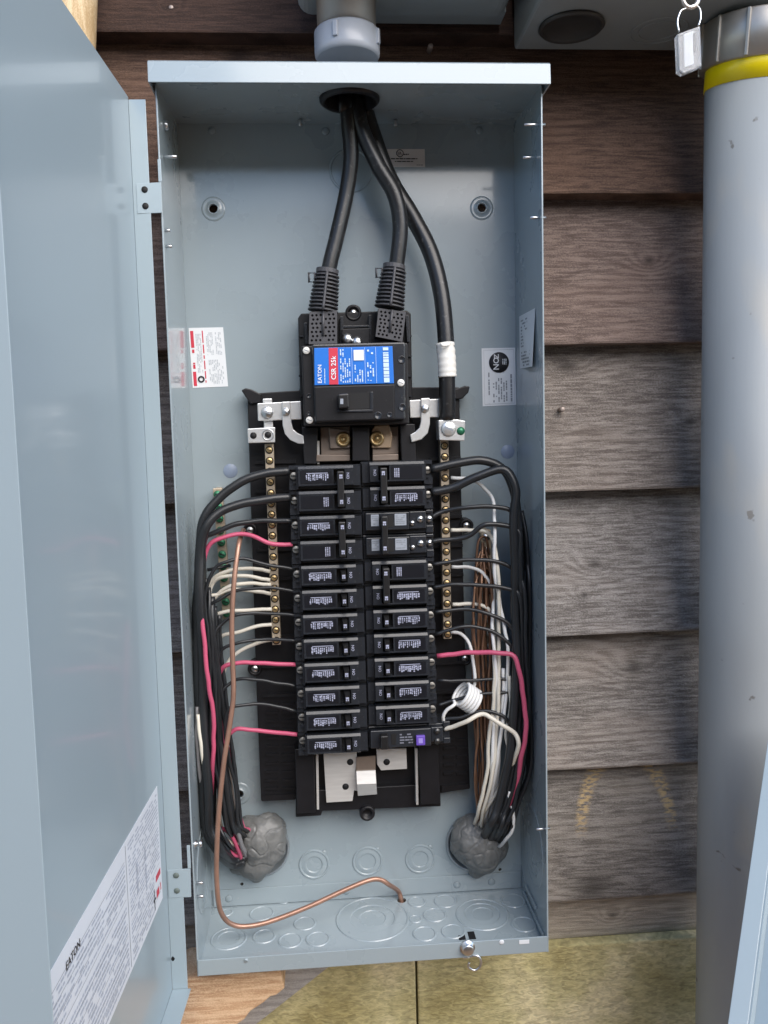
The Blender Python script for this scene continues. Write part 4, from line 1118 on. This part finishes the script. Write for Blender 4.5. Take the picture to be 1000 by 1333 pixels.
# the different double breaker with grey labels
root = empty('circuit_breaker', (row_x(2), 0, row_z(2, 1)), 'double black breaker with four pale grey labels in the right column', 'circuit breaker', 'branch circuit breakers in two columns')
for i in range(2):
    dz = -PIT * i
    mb = MB(); b0 = lambda xa, xb, ya, yb, za, zb: mb.box((xa, ya, za + dz), (xb, yb, zb + dz))
    b0(.0002, .0742, -.058, -.0232, -.0249, -.0002); b0(.0030, .0480, -.0705, -.0581, -.0195, -.0015); b0(.0485, .0660, -.0660, -.0581, -.0195, -.0015)
    b0(.0665, .0742, -.0620, -.0581, -.0249, -.0170); b0(.0665, .0742, -.0610, -.0581, -.0040, -.0006)
    mb.build('pole_body', BLKG, None) if False else None
    me = mb.mesh('pole_body', BLKG); o = link('pole_body', me, root); bb = o.modifiers.new('bevel', 'BEVEL'); bb.width = .0008; bb.segments = 2
    for xa, xb, nn in ((.0085, .0165, 0), (.0330, .0450, 1)):
        mb = MB(); mb.box((xa, -.0709, -.0150 + dz), (xb, -.0706, -.0030 + dz)); l_ = link('grey_label', mb.mesh('grey_label', GREYL), root)
        mb = MB(); at2 = lambda s_, t_, dy=0: Vector((xa + (xb - xa) * s_, -.0711, -.0030 + dz - .012 * t_)); prints(mb, at2, .1, .9, .1, .9, 5, False, 70 + i * 3 + nn, .7, mn=.08); link('lettering', mb.mesh('lettering', mat('ink_mid', (.2, .22, .25), .6), fix=False), l_)
    mb = MB(); mb.box((.0255, -.0709, -.0165 + dz), (.0315, -.0706, -.0040 + dz)); link('window', mb.mesh('window', HOLE), root)
    for xs_, zs_, r_ in ((.0515, -.0135, .0028), (.0600, -.0095, .0036), (.0702, -.0105, .0040)):
        mb = MB(); mb.lathe([(r_, 0), (r_, .0012), (.0001, .0016)], (xs_, -.0661 if xs_ < .066 else -.0585, zs_ + dz), (0, -1, 0), 12); mb.box((xs_ - r_*.7, -.0680 if xs_ < .066 else -.0604, zs_ - .0005 + dz), (xs_ + r_*.7, -.0676 if xs_ < .066 else -.0600, zs_ + .0005 + dz), 1)
        link('terminal_screw', mb.mesh('terminal_screw', [ZINC, HOLE]), root)
mb = MB(); mb.box((.0185, -.0830, -PIT - .0175), (.0248, -.0706, -.0040)); o = link('handle_tie', mb.mesh('handle_tie', HAND), root); bb = o.modifiers.new('bevel', 'BEVEL'); bb.width = .001; bb.segments = 2
for dz in (0, -PIT): link('handle_number', PM[1]['handle_number'], o, (0, -.0010, dz))
# purple-button breaker, longer body
root = empty('circuit_breaker', (row_x(11), 0, row_z(11, 1)), 'long black breaker with a purple button at the bottom of the right column', 'circuit breaker', 'branch circuit breakers in two columns')
mb = MB(); mb.box((.0002, -.058, -.0240), (.0880, -.0232, -.0010)); mb.box((.0020, -.0690, -.0215), (.0665, -.0581, -.0020)); mb.box((.0670, -.0640, -.0195), (.0800, -.0581, -.0030)); mb.box((.0805, -.0620, -.0225), (.0880, -.0581, -.0160)); mb.box((.0805, -.0620, -.0075), (.0880, -.0581, .0020))
o = link('pole_body', mb.mesh('pole_body', BLKG), root); bb = o.modifiers.new('bevel', 'BEVEL'); bb.width = .001; bb.segments = 2
mb = MB(); mb.box((.0500, -.0730, -.0190), (.0595, -.0691, -.0085)); o = link('test_button', mb.mesh('test_button', PURP), root); bb = o.modifiers.new('bevel', 'BEVEL'); bb.width = .0008; bb.segments = 2
mb = MB(); mb.box((.0525, -.0733, -.0165), (.0570, -.0731, -.0110)); link('button_mark', mb.mesh('button_mark', mat('violet_print', (.30, .24, .62), .5)), o)
mb = MB(); mb.box((.0120, -.0790, -.0195), (.0200, -.0691, -.0045)); o = link('handle', mb.mesh('handle', HAND), root); bb = o.modifiers.new('bevel', 'BEVEL'); bb.width = .0012; bb.segments = 2
mb = MB(); at2 = lambda s_, t_, dy=0: Vector((.033 + .014 * s_, -.0692, -.0060 - .012 * t_)); prints(mb, at2, 0, 1, 0, 1, 4, False, 90, .5, mn=.1); link('label_print', mb.mesh('label_print', mat('dim_print', (.16, .17, .21), .6), fix=False), root)
mb = MB(); mb.box((.0240, -.0694, -.0180), (.0290, -.0691, -.0060)); link('window', mb.mesh('window', HOLE), root)
for z_ in (-.0045, -.0185):
    mb = MB(); mb.lathe([(.0034, 0), (.0034, .0012), (.0001, .0016)], (.0735, -.0641, z_ - .0 if z_ < -.01 else -.0075), (0, -1, 0), 12); link('terminal_screw', mb.mesh('terminal_screw', [mat('dark_screw', (.1, .1, .1), .4, .9), HOLE]), root)

# ------------------------------------------------------------------ service cables
rndk = random.Random(21)
def cable(name, pts, r_, m, label, cat='cable', group=None, n=14, sub=7):
    w3 = [P(*q) for q in pts]
    for i_ in range(1, len(w3) - 1):
        a_ = .0014 if r_ < .004 else .0004
        w3[i_] += Vector((rndk.uniform(-a_, a_), rndk.uniform(-a_, a_) * 1.6, rndk.uniform(-a_, a_)))
    path = smooth_path(w3, sub)
    ph = rndk.uniform(0, 50)
    for i_ in range(2, len(path) - 2):
        path[i_] += Vector((noise.noise(path[i_] * 60 + Vector((ph, 0, 0))), 0, noise.noise(path[i_] * 60 + Vector((0, ph, 0))))) * (.0011 if r_ < .004 else .0005)
    mb = MB(); mb.tube(path, r_, n)
    return tag(mb.build(name, m), label, cat, group)
hcu = hc
def cab_root(pts, r_, label):
    root = empty('service_cable', P(*pts[-1]), label, 'cable', 'thick service cables from the top conduit')
    path = smooth_path([P(*q) for q in pts], 8)
    top = path[0].copy(); path = [Vector((top.x, top.y, BH + .0105)), Vector((top.x, top.y, BH - .004))] + path[1:]
    mb = MB(); mb.tube(path, r_, 20); mb.build('jacket', CBLK, root); return root
def boot(root, a, b_, pad, tilt):
    A, B_ = P(*a), P(*b_)
    n = 10
    prof = []
    L_ = (B_ - A).length; axv = (B_ - A).normalized()
    for k in range(n):
        h = L_ * k / n; r0 = .0155 - .003 * k / n
        prof += [(r0 * .72, h), (r0, h + L_/n*.12), (r0, h + L_/n*.45), (r0 * .72, h + L_/n*.57)]
    mb = MB(); mb.lathe([(.011, 0)] + prof + [(.0115, L_), (.0115, L_ + .004), (.0098, L_ + .004)], A, axv, 20, smooth=False); mb.build('ribbed_boot', BOOT, root)
    sp = [A + axv * (L_ * k / 8) + Vector((0, -.0152 + .003 * k / 8, 0)) for k in range(9)]
    mb = MB(); mb.tube(sp, .0016, 6); mb.build('boot_spine', BOOT, root)
    # slotted clip at the top
    c = B_ + Vector((-.0155, -.004, -.004)); 
    mb = MB(); mb.tube([c + Vector((-.003, 0, .004)), c + Vector((.003, 0, .004)), c + Vector((.003, 0, -.005)), c + Vector((-.003, 0, -.005))], .0012, 6, closed=True); mb.build('boot_clip', BOOT, root)
    q = [P(u, v, -.071) for u, v in pad]
    holes = []
    for i in range(6):
        for j in range(7):
            s_ = (i + .5 + .25 * (j % 2 - .5) * 2 * .5) / 6 * .9 + .05; t_ = (j + .5) / 7 * .9 + .05
            if abs(s_ - .5) < .07: continue
            c = (q[0]*(1-s_) + q[1]*s_)*(1-t_) + (q[3]*(1-s_) + q[2]*s_)*t_
            holes.append(circ(c, .00125, 8, XA, ZA))
    mb = MB(); mb.plate(q, holes, (0, .0012, 0)); cv = mb.build('terminal_cover', BOOT, root)
    mb = MB(); q2 = [p + Vector((0, .0035, 0)) for p in q]; mb.hexa(q2, [p + Vector((0, .018, 0)) for p in q2]); mb.build('cover_back', BLK, cv)
    mb = MB(); c0 = q[0]*.5 + q[1]*.5; c1 = (q[3]*.5 + q[2]*.5)*.75 + c0*.25; mb.tube([c0 + Vector((0, -.0008, 0)), c1 + Vector((0, -.0008, 0))], .0015, 6); mb.build('cover_ridge', BOOT, cv)
ca = cab_root([(450, 118, -.062), (454, 160, -.060), (457, 205, -.056), (451, 252, -.054), (438, 310, -.056), (428, 352, -.058), (421, 404, -.058)], .0078, 'left one of the two thick black cables ending in ribbed grey boots')
boot(ca, (420.5, 406, -.060), (426, 356, -.059), [(403, 406), (439, 404), (439, 447), (402, 448)], 0)
cb = cab_root([(462, 118, -.060), (470, 165, -.060), (492, 215, -.060), (513, 252, -.059), (521, 292, -.058), (517, 340, -.058), (508, 400, -.058)], .0080, 'right one of the two thick black cables ending in ribbed grey boots')
boot(cb, (507, 401, -.060), (513, 350, -.059), [(493, 401), (528.5, 406), (524, 445), (489, 438)], 0)
cc_ = cab_root([(470, 122, -.045), (482, 165, -.040), (507, 232, -.036), (537, 282, -.036), (561, 330, -.042), (575, 385, -.050), (581, 450, -.056), (582, 500, -.057), (582, 546, -.056)], .0086, 'thick black neutral cable wrapped in white tape down to the silver lug')
tp = smooth_path([P(*q) for q in ((579.5, 447, -.0555), (581, 462, -.0565), (582, 478, -.057), (582.5, 491, -.057))], 6)
mb = MB(); mb.tube(tp, [.0096 + .0003 * math.sin(i * 1.9) for i in range(len(tp))], 20); mb.build('white_tape', WTAPE, cc_)
mb = MB(); mb.tube(smooth_path([P(574, 447, -.066), P(577, 450, -.069), P(583, 449, -.069), P(586, 446, -.067)], 4), .0014, 6); mb.build('tape_tail', WTAPE, cc_)

# ------------------------------------------------------------------ duct seal and cable rings
def blob(name, lobes, label, seed):
    """putty: smooth union of lobes (pixel centre, depth, radius px)"""
    Ls = [(P(u, v, y), r_ * .00082) for u, v, y, r_ in lobes]
    C0 = Ls[0][0]
    bm = bmesh.new(); bmesh.ops.create_icosphere(bm, subdivisions=6, radius=1)
    def fld(p):
        s_ = 0
        for c, r_ in Ls:
            dq = p - c; s_ += math.exp(-3.2 * (Vector((dq.x, dq.y * 1.15, dq.z)).length / r_ - 1))
        return s_
    for v in bm.verts:
        d_ = v.co.normalized(); lo, hi = 0, .09
        for _ in range(16):
            m_ = (lo + hi) / 2
            if fld(C0 + d_ * m_) > 1: lo = m_
            else: hi = m_
        p = C0 + d_ * lo
        n1_ = noise.noise(p * 42 + Vector((seed, 0, 0))); n2_ = noise.noise(p * 120 + Vector((0, seed, 0))); n3 = noise.noise(p * 320)
        ridge = 1 - abs(noise.noise(p * 60 + Vector((seed * 2, 5, 1)))) * 2
        p = p + d_ * (.0032 * n1_ + .0012 * n2_ + .00035 * n3 - .0014 * max(0, ridge - .8) / .2)
        p.y = min(p.y, -TH - .0003)
        v.co = p
    cen = sum((v.co for v in bm.verts), Vector()) / len(bm.verts)
    for v in bm.verts: v.co -= cen
    me = bpy.data.meshes.new(name); bm.to_mesh(me); bm.free(); me.materials.append(PUTTY)
    for p in me.polygons: p.use_smooth = True
    o = link(name, me, None, cen); return tag(o, label, 'putty')
blob('duct_seal', [(338, 1098, -.020, 27), (349, 1080, -.016, 22), (330, 1126, -.016, 19), (360, 1104, -.02, 10), (322, 1076, -.012, 14), (345, 1118, -.02, 14), (334, 1140, -.010, 9), (309, 1128, -.008, 12)], 'grey lump of duct seal putty at the lower left of the panel', 3)
blob('duct_seal', [(622, 1096, -.020, 30), (612, 1080, -.014, 20), (630, 1115, -.018, 21), (648, 1100, -.014, 15), (604, 1100, -.012, 17), (622, 1130, -.010, 12), (640, 1082, -.018, 14)], 'grey lump of duct seal putty at the lower right of the panel', 8)
for u, v, r_, lb in ((338, 1103, .034, 'round pipe hub rim around the left putty lump'), (619, 1096, .0345, 'round pipe hub rim around the right putty lump')):
    q = P(u, v, -TH)
    mb = MB(); mb.lathe([(r_, 0), (r_, .0025), (r_ - .0012, .0034), (r_ - .003, .0028), (r_ - .0036, .001), (.0001, .001)], (q.x, -TH - .0002, q.z), (0, -1, 0), 48)
    tag(mb.build('pipe_hub', mat('hub_metal', (.34, .38, .41), .3, .6)), lb, 'pipe hub')

# ------------------------------------------------------------------ ground bars
def gbar(u0, v0, u1, v1, wpx, n, m, sm_, label, y=-.022):
    a, b_ = P(u0, v0, y), P(u1, v1, y); w = P(u0 + wpx, v0, y).x - a.x
    root = empty('ground_bar', b_, label, 'ground bar')
    mb = MB(); q0 = [a, a + XA*w, b_ + XA*w, b_]; mb.hexa(q0, [p + Vector((0, .010, 0)) for p in q0]); mb.build('bar', m, root, bevel=.0006)
    for q in (a + (b_ - a) * .02, a + (b_ - a) * .98):
        mb = MB(); mb.box((q.x + w*.2, y + .0101, q.z - .003), (q.x + w*.8, -TH - .0002, q.z + .003)); mb.build('standoff', m, root)
    for k in range(n):
        c = a + (b_ - a) * ((k + .5) / n) + XA * w * .5
        screw('screw', (c.x, y - .0001, c.z), (0, -1, 0), .0044, .0030, sm_, root, n=14)
gbar(277, 636, 290, 806, 12, 11, TINNED, GREEN, 'ground bar with green screws half hidden behind the left wires')
gbar(626, 690, 632, 850, 13, 9, TINNED, ZINC, 'ground bar behind the bare copper wires on the right')

# ------------------------------------------------------------------ branch wires
def lane(tab, v, j):
    for i in range(len(tab) - 1):
        if tab[i][0] <= v <= tab[i+1][0]:
            t = (v - tab[i][0]) / (tab[i+1][0] - tab[i][0])
            lo = tab[i][1] + (tab[i+1][1] - tab[i][1]) * t; hi = tab[i][2] + (tab[i+1][2] - tab[i][2]) * t
            return lo + (hi - lo) * j
    return tab[-1][1] + (tab[-1][2] - tab[-1][1]) * j
LT = [(660, 265, 271), (700, 261, 276), (750, 257, 284), (800, 256, 287), (850, 257, 291), (900, 259, 296), (950, 262, 299), (1000, 264, 305), (1050, 267, 312)]
RT = [(640, 668, 676), (700, 670, 686), (760, 670, 688), (850, 672, 689), (900, 672, 691), (950, 668, 692), (1000, 660, 690), (1040, 648, 684)]
rndw = random.Random(11)
def left_tail(v0, j, yb):
    pts = []
    v = v0
    while v < 1045:
        pts.append((lane(LT, v, j) + rndw.uniform(-1.6, 1.6), v, yb + rndw.uniform(-.003, .003)))
        v += 62
    if j < .45:
        k = j / .45
        pts += [(268 + 18 * k, 1078 - 8 * k, yb), (282 + 14*k, 1108 - 14 * k, min(yb, -.034)), (302 + 6 * k, 1126 - 20 * k, -.034), (318 + 6 * k, 1122 - 20 * k, -.030)]
    else:
        k = (j - .45) / .55
        pts += [(290 + 26 * k, 1072, min(yb, -.036)), (304 + 20 * k, 1095 - 14 * k, -.034), (318 + 10 * k, 1108 - 24 * k, -.026)]
    return pts
def right_tail(v0, j, yb):
    pts = []; v = v0
    while v < 1020:
        pts.append((lane(RT, v, j) + rndw.uniform(-1.2, 1.2), v, yb + rndw.uniform(-.003, .003))); v += 60
    pts += [(648 + 26 * j, 1048, yb), (638 + 26 * j, 1074 + 4 * j, min(yb, -.036)), (630 + 22 * j, 1090 + 8 * j, -.028)]
    return pts
def wire(pts, m, r_, label, group=None, n=10):
    return cable('wire', pts, r_, m, label, 'wire', group, n, 6)
BEY = -.0575
LG, RG = 'wires of the left bundle', 'wires of the right bundle'
T_, M_, S_ = .0046, .0023, .0018
# left column feeds
LW = [([(377, 613), (345, 617), (315, 627), (287, 647), (267, 673)], WBLK, T_, 'thick black wire into the upper pole of the top left breaker'),
      ([(379, 647), (345, 651), (310, 657), (284, 668), (268, 687)], WBLK, T_, 'thick black wire into the lower pole of the top left breaker'),
      ([(380, 678), (340, 679), (305, 684), (277, 694), (264, 704)], WBLK, .0028, 'black wire just above the highest red wire on the left'),
      ([(381, 709), (350, 706), (318, 696.5), (290, 700), (270, 711)], WRED, M_, 'highest red wire on the left, arching over the copper conductor'),
      ([(384, 741), (350, 734), (318, 728), (295, 731), (278, 741)], WBLK, S_, 'black wire just below the highest red wire on the left'),
      ([(386, 770), (350, 766), (310, 768), (285, 778), (275, 792)], WBLK, S_, 'black wire crossing the middle of the white wires on the left'),
      ([(388, 801), (345, 798), (310, 801), (288, 812), (278, 828)], WBLK, S_, 'black wire under the fifth white wire on the left'),
      ([(387, 834), (345, 834), (310, 838), (288, 847)], WBLK, S_, 'black wire just above the middle red wire on the left'),
      ([(385, 865), (350, 862.5), (315, 861), (292, 867), (284, 880)], WRED, M_, 'middle red wire on the left, running under the left neutral bar'),
      ([(386, 893), (355, 887), (320, 884), (300, 890), (290, 902)], WBLK, S_, 'upper of the two black wires between the lower red wires on the left'),
      ([(387, 926), (345, 918), (310, 918), (295, 926)], WBLK, S_, 'lower of the two black wires between the lower red wires on the left'),
      ([(387, 956), (350, 953), (318, 948.5), (302, 953), (294, 966)], WRED, M_, 'lowest red wire on the left, into the bottom left breaker')]
jl = [.02, .13, .24, .30, .40, .50, .58, .66, .74, .82, .90, .97]
yl = [-.066, -.072, -.062, -.056, -.066, -.06, -.064, -.056, -.056, -.060, -.064, -.052]
for i, (pts, m, r_, lb) in enumerate(LW):
    y1 = yl[i]
    q = [(u, v, BEY + (y1 - BEY) * k / (len(pts) - 1)) for k, (u, v) in enumerate(pts)]
    wire(q + left_tail(pts[-1][1] + 34, jl[i], y1), m, r_, lb, LG)
# left white neutrals
WN = [([(352, 744), (320, 741), (292, 746), (275, 757), (271, 775)], 'highest white wire into the left neutral bar'),
      ([(352, 755), (318, 752), (290, 750), (276, 762), (271, 783)], 'second white wire from the top into the left neutral bar'),
      ([(353, 761), (325, 760), (300, 764), (282, 776), (274, 790)], 'third white wire from the top into the left neutral bar'),
      ([(353, 773), (325, 769), (300, 768), (284, 772), (272, 781)], 'fourth white wire from the top into the left neutral bar'),
      ([(354, 793), (320, 793), (292, 796), (274, 806)], 'fifth white wire from the top into the left neutral bar'),
      ([(354, 813), (335, 814), (308, 822), (285, 832)], 'sixth white wire from the top, sloping down from the left neutral bar'),
      ([(358, 832), (335, 837), (310, 850), (294, 868), (289, 895)], 'lowest white wire, bending down from the foot of the left neutral bar')]
for i, (pts, lb) in enumerate(WN):
    q = [(u, v, -.047 + (-.044 + .047) * k / (len(pts) - 1)) for k, (u, v) in enumerate(pts)]
    wire(q + left_tail(pts[-1][1] + 40, .35 + .09 * i, -.043 + .002 * (i % 3)), WWHT, .0020, lb, LG)
# rest of the left bundle
for k in range(9):
    j = (.0, .08, .18, .28, .42, .55, .68, .8, .95)[k]
    wire([(lane(LT, 705 + 12 * k, j), 705 + 12 * k, -.054)] + left_tail(740 + 12 * k, j, -.054 - .010 * ((k * 7) % 4) / 3), WBLK, .0022 + .0012 * (k % 3 == 0), 'black wire packed in the left bundle beside the panel wall', LG)
wire([(262, 770, -.074), (264, 800, -.076), (266, 840, -.077), (271, 880, -.078), (277, 930, -.078), (279, 965, -.077), (277, 1000, -.072), (275, 1040, -.06), (278, 1074, -.058), (294, 1080, -.052), (306, 1096, -.045), (315, 1120, -.03)], WRED, M_, 'red wire running down the front of the left bundle', LG)
wire([(258, 930, -.074), (262, 970, -.077), (265, 1005, -.077), (267, 1035, -.070), (270, 1060, -.06), (290, 1088, -.05), (308, 1102, -.042), (318, 1112, -.03)], WWHT, .0019, 'cream wire showing at the left edge of the left bundle', LG)
wire([(257, 920, -.070), (258, 960, -.072), (261, 1010, -.072), (268, 1060, -.058), (292, 1095, -.05), (308, 1106, -.04), (318, 1116, -.03)], WGRY, .0019, 'grey wire at the left edge of the left bundle', LG)
wire([(292, 980, -.06), (292, 1020, -.06), (298, 1050, -.058), (306, 1076, -.054), (314, 1098, -.046), (321, 1116, -.03)], WGRY, .0026, 'grey wire ending at the middle of the left putty lump', LG)
# right column feeds
RW = [([(561, 611), (595, 603), (625, 598.5), (650, 607), (665, 628)], WBLK, T_, 'thick black wire into the upper pole of the top right breaker', .35, -.062),
      ([(562, 641), (590, 635), (620, 621), (650, 611), (664, 618), (672, 640)], WBLK, T_, 'thick black wire into the lower pole of the top right breaker', .0, -.07),
      ([(562, 673), (580, 667), (605, 660), (635, 658), (662, 664), (676, 680)], WBLK, .0024, 'upper black wire into the breaker with grey labels', .3, -.066),
      ([(561, 705), (590, 703), (608, 697), (630, 684), (655, 682), (676, 692)], WBLK, .0026, 'lower black wire into the breaker with grey labels', .5, -.07),
      ([(563, 735), (600, 731), (645, 731), (670, 740), (682, 765)], WBLK, .0021, 'black wire into the upper pole of the third double breaker on the right', .75, -.07),
      ([(564, 765), (590, 762), (625, 762), (660, 766), (676, 774)], WBLK, .0022, 'black wire into the lower pole of the third double breaker on the right', .45, -.07),
      ([(566, 797), (605, 793), (635, 798), (660, 810), (672, 830)], WBLK, .0021, 'black wire under the fourth white wire on the right', .12, -.066),
      ([(567, 826), (600, 818), (632, 818), (658, 834), (676, 856)], WBLK, .0021, 'black wire just above the red wire on the right', .4, -.068),
      ([(569, 854), (610, 850), (645, 847.5), (665, 853)], WRED, .0026, 'red wire on the right, sweeping down to the right putty lump', None, -.074),
      ([(570, 886), (620, 885), (668, 889)], WBLK, .0018, 'black wire just below the red wire on the right', .3, -.06),
      ([(571, 918), (590, 914), (615, 906), (645, 902), (668, 908)], WBLK, .0019, 'black wire crossing the white coil on the right', .2, -.062),
      ([(578, 936), (600, 935), (625, 925), (645, 928), (664, 942)], WBLK, .0020, 'black wire looping just above the cream wire at the purple-button breaker', .1, -.066)]
for i, (pts, m, r_, lb, j, y1) in enumerate(RW):
    q = [(u, v, BEY + (y1 - BEY) * k / (len(pts) - 1)) for k, (u, v) in enumerate(pts)]
    if j is None:
        tail = [(677, 872, -.078), (682, 905, -.080), (683.5, 945, -.080), (680, 985, -.078), (672, 1022, -.07), (660, 1050, -.06), (650, 1068, -.048), (645, 1084, -.03)]
    else: tail = right_tail(pts[-1][1] + 40, j, y1)
    wire(q + tail, m, r_, lb, RG)
for k in range(12):
    j = k / 11
    v0 = 655 + (k * 53) % 130
    wire([(lane(RT, v0, j), v0, -.05)] + right_tail(v0 + 40, j, -.05 - .012 * ((k * 5) % 4) / 3), WBLK, .0024 + .0012 * (k % 3 == 0), 'black wire packed in the right bundle beside the panel wall', RG)
# right white neutrals
WR = [([(587, 622), (610, 624), (628, 633), (640, 652), (645, 690), (646, 740), (652, 790), (659, 840), (659, 890), (652, 950), (645, 1000), (636, 1040), (632, 1072)], WWHT2, .0019, 'highest white wire on the right, curving down from the right neutral bar'),
      ([(587, 690), (610, 692), (630, 692), (642, 703), (646, 735), (648, 790), (651, 850), (650, 910), (646, 960), (640, 1010), (630, 1060), (627, 1076)], WWHT, .0021, 'second white wire from the top of the right neutral bar'),
      ([(588, 738), (612, 738), (629, 748), (640, 768), (643, 820), (645, 870), (645, 930), (641, 980), (636, 1030), (628, 1066)], WWHT2, .0019, 'third white wire from the top of the right neutral bar'),
      ([(589, 787), (618, 786), (634, 793), (641, 812), (644, 860), (643, 910), (637, 960), (634, 1010), (622, 1052), (618, 1072)], WWHT, .0021, 'fourth white wire from the top of the right neutral bar')]
for pts, m, r_, lb in WR:
    n = len(pts)
    wire([(u, v, -.046 if k < 4 else (-.060 - .003 * (k % 2) if k < n - 2 else (-.052 if k == n - 2 else -.034))) for k, (u, v) in enumerate(pts)], m, r_, lb, RG)
for (pts, m, lb) in (([(655, 870, -.058), (655, 930, -.06), (650, 985, -.06), (642, 1030, -.056), (634, 1060, -.046), (630, 1074, -.03)], WWHT2, 'white wire in front of the copper wires on the right, between two cream ones'),
                 ([(663, 880, -.064), (664, 920, -.066), (660, 955, -.066), (662, 985, -.064), (650, 1025, -.06), (634, 1056, -.05), (624, 1074, -.03)], WWHT, 'cream wire crossing behind the black wires to the right putty lump'),
                 ([(664, 1030, -.07), (658, 1046, -.066), (652, 1062, -.058), (647, 1080, -.03)], WWHT2, 'short white wire left of the red wire at the right putty lump'),
                 ([(667, 1050, -.07), (668, 1070, -.066), (664, 1084, -.062), (656, 1094, -.054), (650, 1102, -.036)], WWHT2, 'white wire curling in right of the red wire at the right putty lump'),
                 ([(648, 780, -.05), (649, 850, -.05), (649, 930, -.05), (648, 1000, -.05), (640, 1050, -.045), (636, 1075, -.03)], WWHT2, 'white wire running straight down behind the other white wires on the right')):
    wire(pts, m, .0019, lb, RG)
# cream wire of the purple-button breaker and its white coil
wire([(579, 949, -.060), (592, 944, -.066), (610, 938, -.072), (627, 931, -.074), (640, 933, -.076), (658, 944, -.078), (671, 953, -.078), (675, 964, -.078), (672, 978, -.076), (666, 1000, -.068), (656, 1030, -.058), (646, 1070, -.03)], WWHT, .0024, 'cream wire running from the purple-button breaker over the right bundle', RG)
coil = [(587, 823, -.046), (600, 825, -.048), (611, 838, -.05), (616, 862, -.052), (618, 890, -.054)]
cpts = [P(*q) for q in coil]
c0, c1 = P(600, 902, -.060), P(618, 914, -.056)
axc = (c1 - c0).normalized(); uu = axc.cross(Vector((0, -1, .2))).normalized(); ww = axc.cross(uu)
rc = .0125
NT = 5
for k in range(NT * 14 + 1):
    t = k / (NT * 14); a = -2 * math.pi * NT * t + .6
    cpts.append(c1 + (c0 - c1) * t + (uu * math.cos(a) + ww * math.sin(a) * .9) * rc)
cpts += [P(592, 917, -.064), P(582, 924, -.062), P(577, 933, -.060), P(579, 943, -.056)]
mb = MB(); mb.tube(smooth_path(cpts, 3), .0019, 8)
tag(mb.build('pigtail_wire', WWHT2), 'white wire wound into a small coil beside the lower right breakers', 'wire', RG)
# bare copper bundle on the right
for k in range(13):
    j = k / 12
    v0 = 700 + (k * 37) % 60
    x = lambda v: 617 + 25 * j + (2.2 * math.sin(v * .02 + k * 1.7))
    y = -.036 - .012 * ((k * 5) % 3) / 2
    pts = [(628 + 6 * j, v0 + 18, -.026), (626 + 8 * j, v0 + 2, -.032)] if k % 3 else [(637, v0 + 22, -.028), (633, v0, -.034), (624, v0 + 4, -.036)]
    v = v0 + 30
    while v < 1030: pts.append((x(v), v, y + .002 * math.sin(v * .05 + k))); v += 48
    pts += [(622 + 14 * j, 1052, -.036), (624 + 12 * j, 1076, -.024)]
    wire(pts, COPDARK, .0014, 'dull bare copper wire in the bundle behind the right white wires', 'bare copper wires on the right', 8)
wire([(270, 742, -.04), (300, 736, -.03)], WBLK, .0018, 'short black wire end behind the green-screwed ground bar', LG)
# heavy bare copper conductor on the left
hp_ = [P(*q) for q in ((317, 690, -.030), (313, 700, -.048), (310, 715, -.060), (305, 755, -.068), (302, 810, -.072), (303, 860, -.074), (304, 905, -.076), (299, 945, -.078), (292, 990, -.080), (287, 1035, -.082), (283.5, 1080, -.084), (282, 1130, -.084), (284, 1170, -.082), (289, 1190, -.078), (300, 1202, -.074), (318, 1206, -.070), (350, 1200, -.064), (400, 1181, -.056), (450, 1158, -.048), (480, 1146, -.043), (495, 1145, -.040), (507, 1152, -.036))]
hp_ += [Vector((ch.x - .004, ch.y - .001, .016)), Vector((ch.x - .0008, ch.y, .006)), Vector((ch.x, ch.y, -.004))]
mb = MB(); mb.tube(smooth_path(hp_, 7), .0026, 14)
tag(mb.build('copper_conductor', COPPER), 'heavy bare copper conductor looping from the chassis to a hole in the panel floor', 'wire')
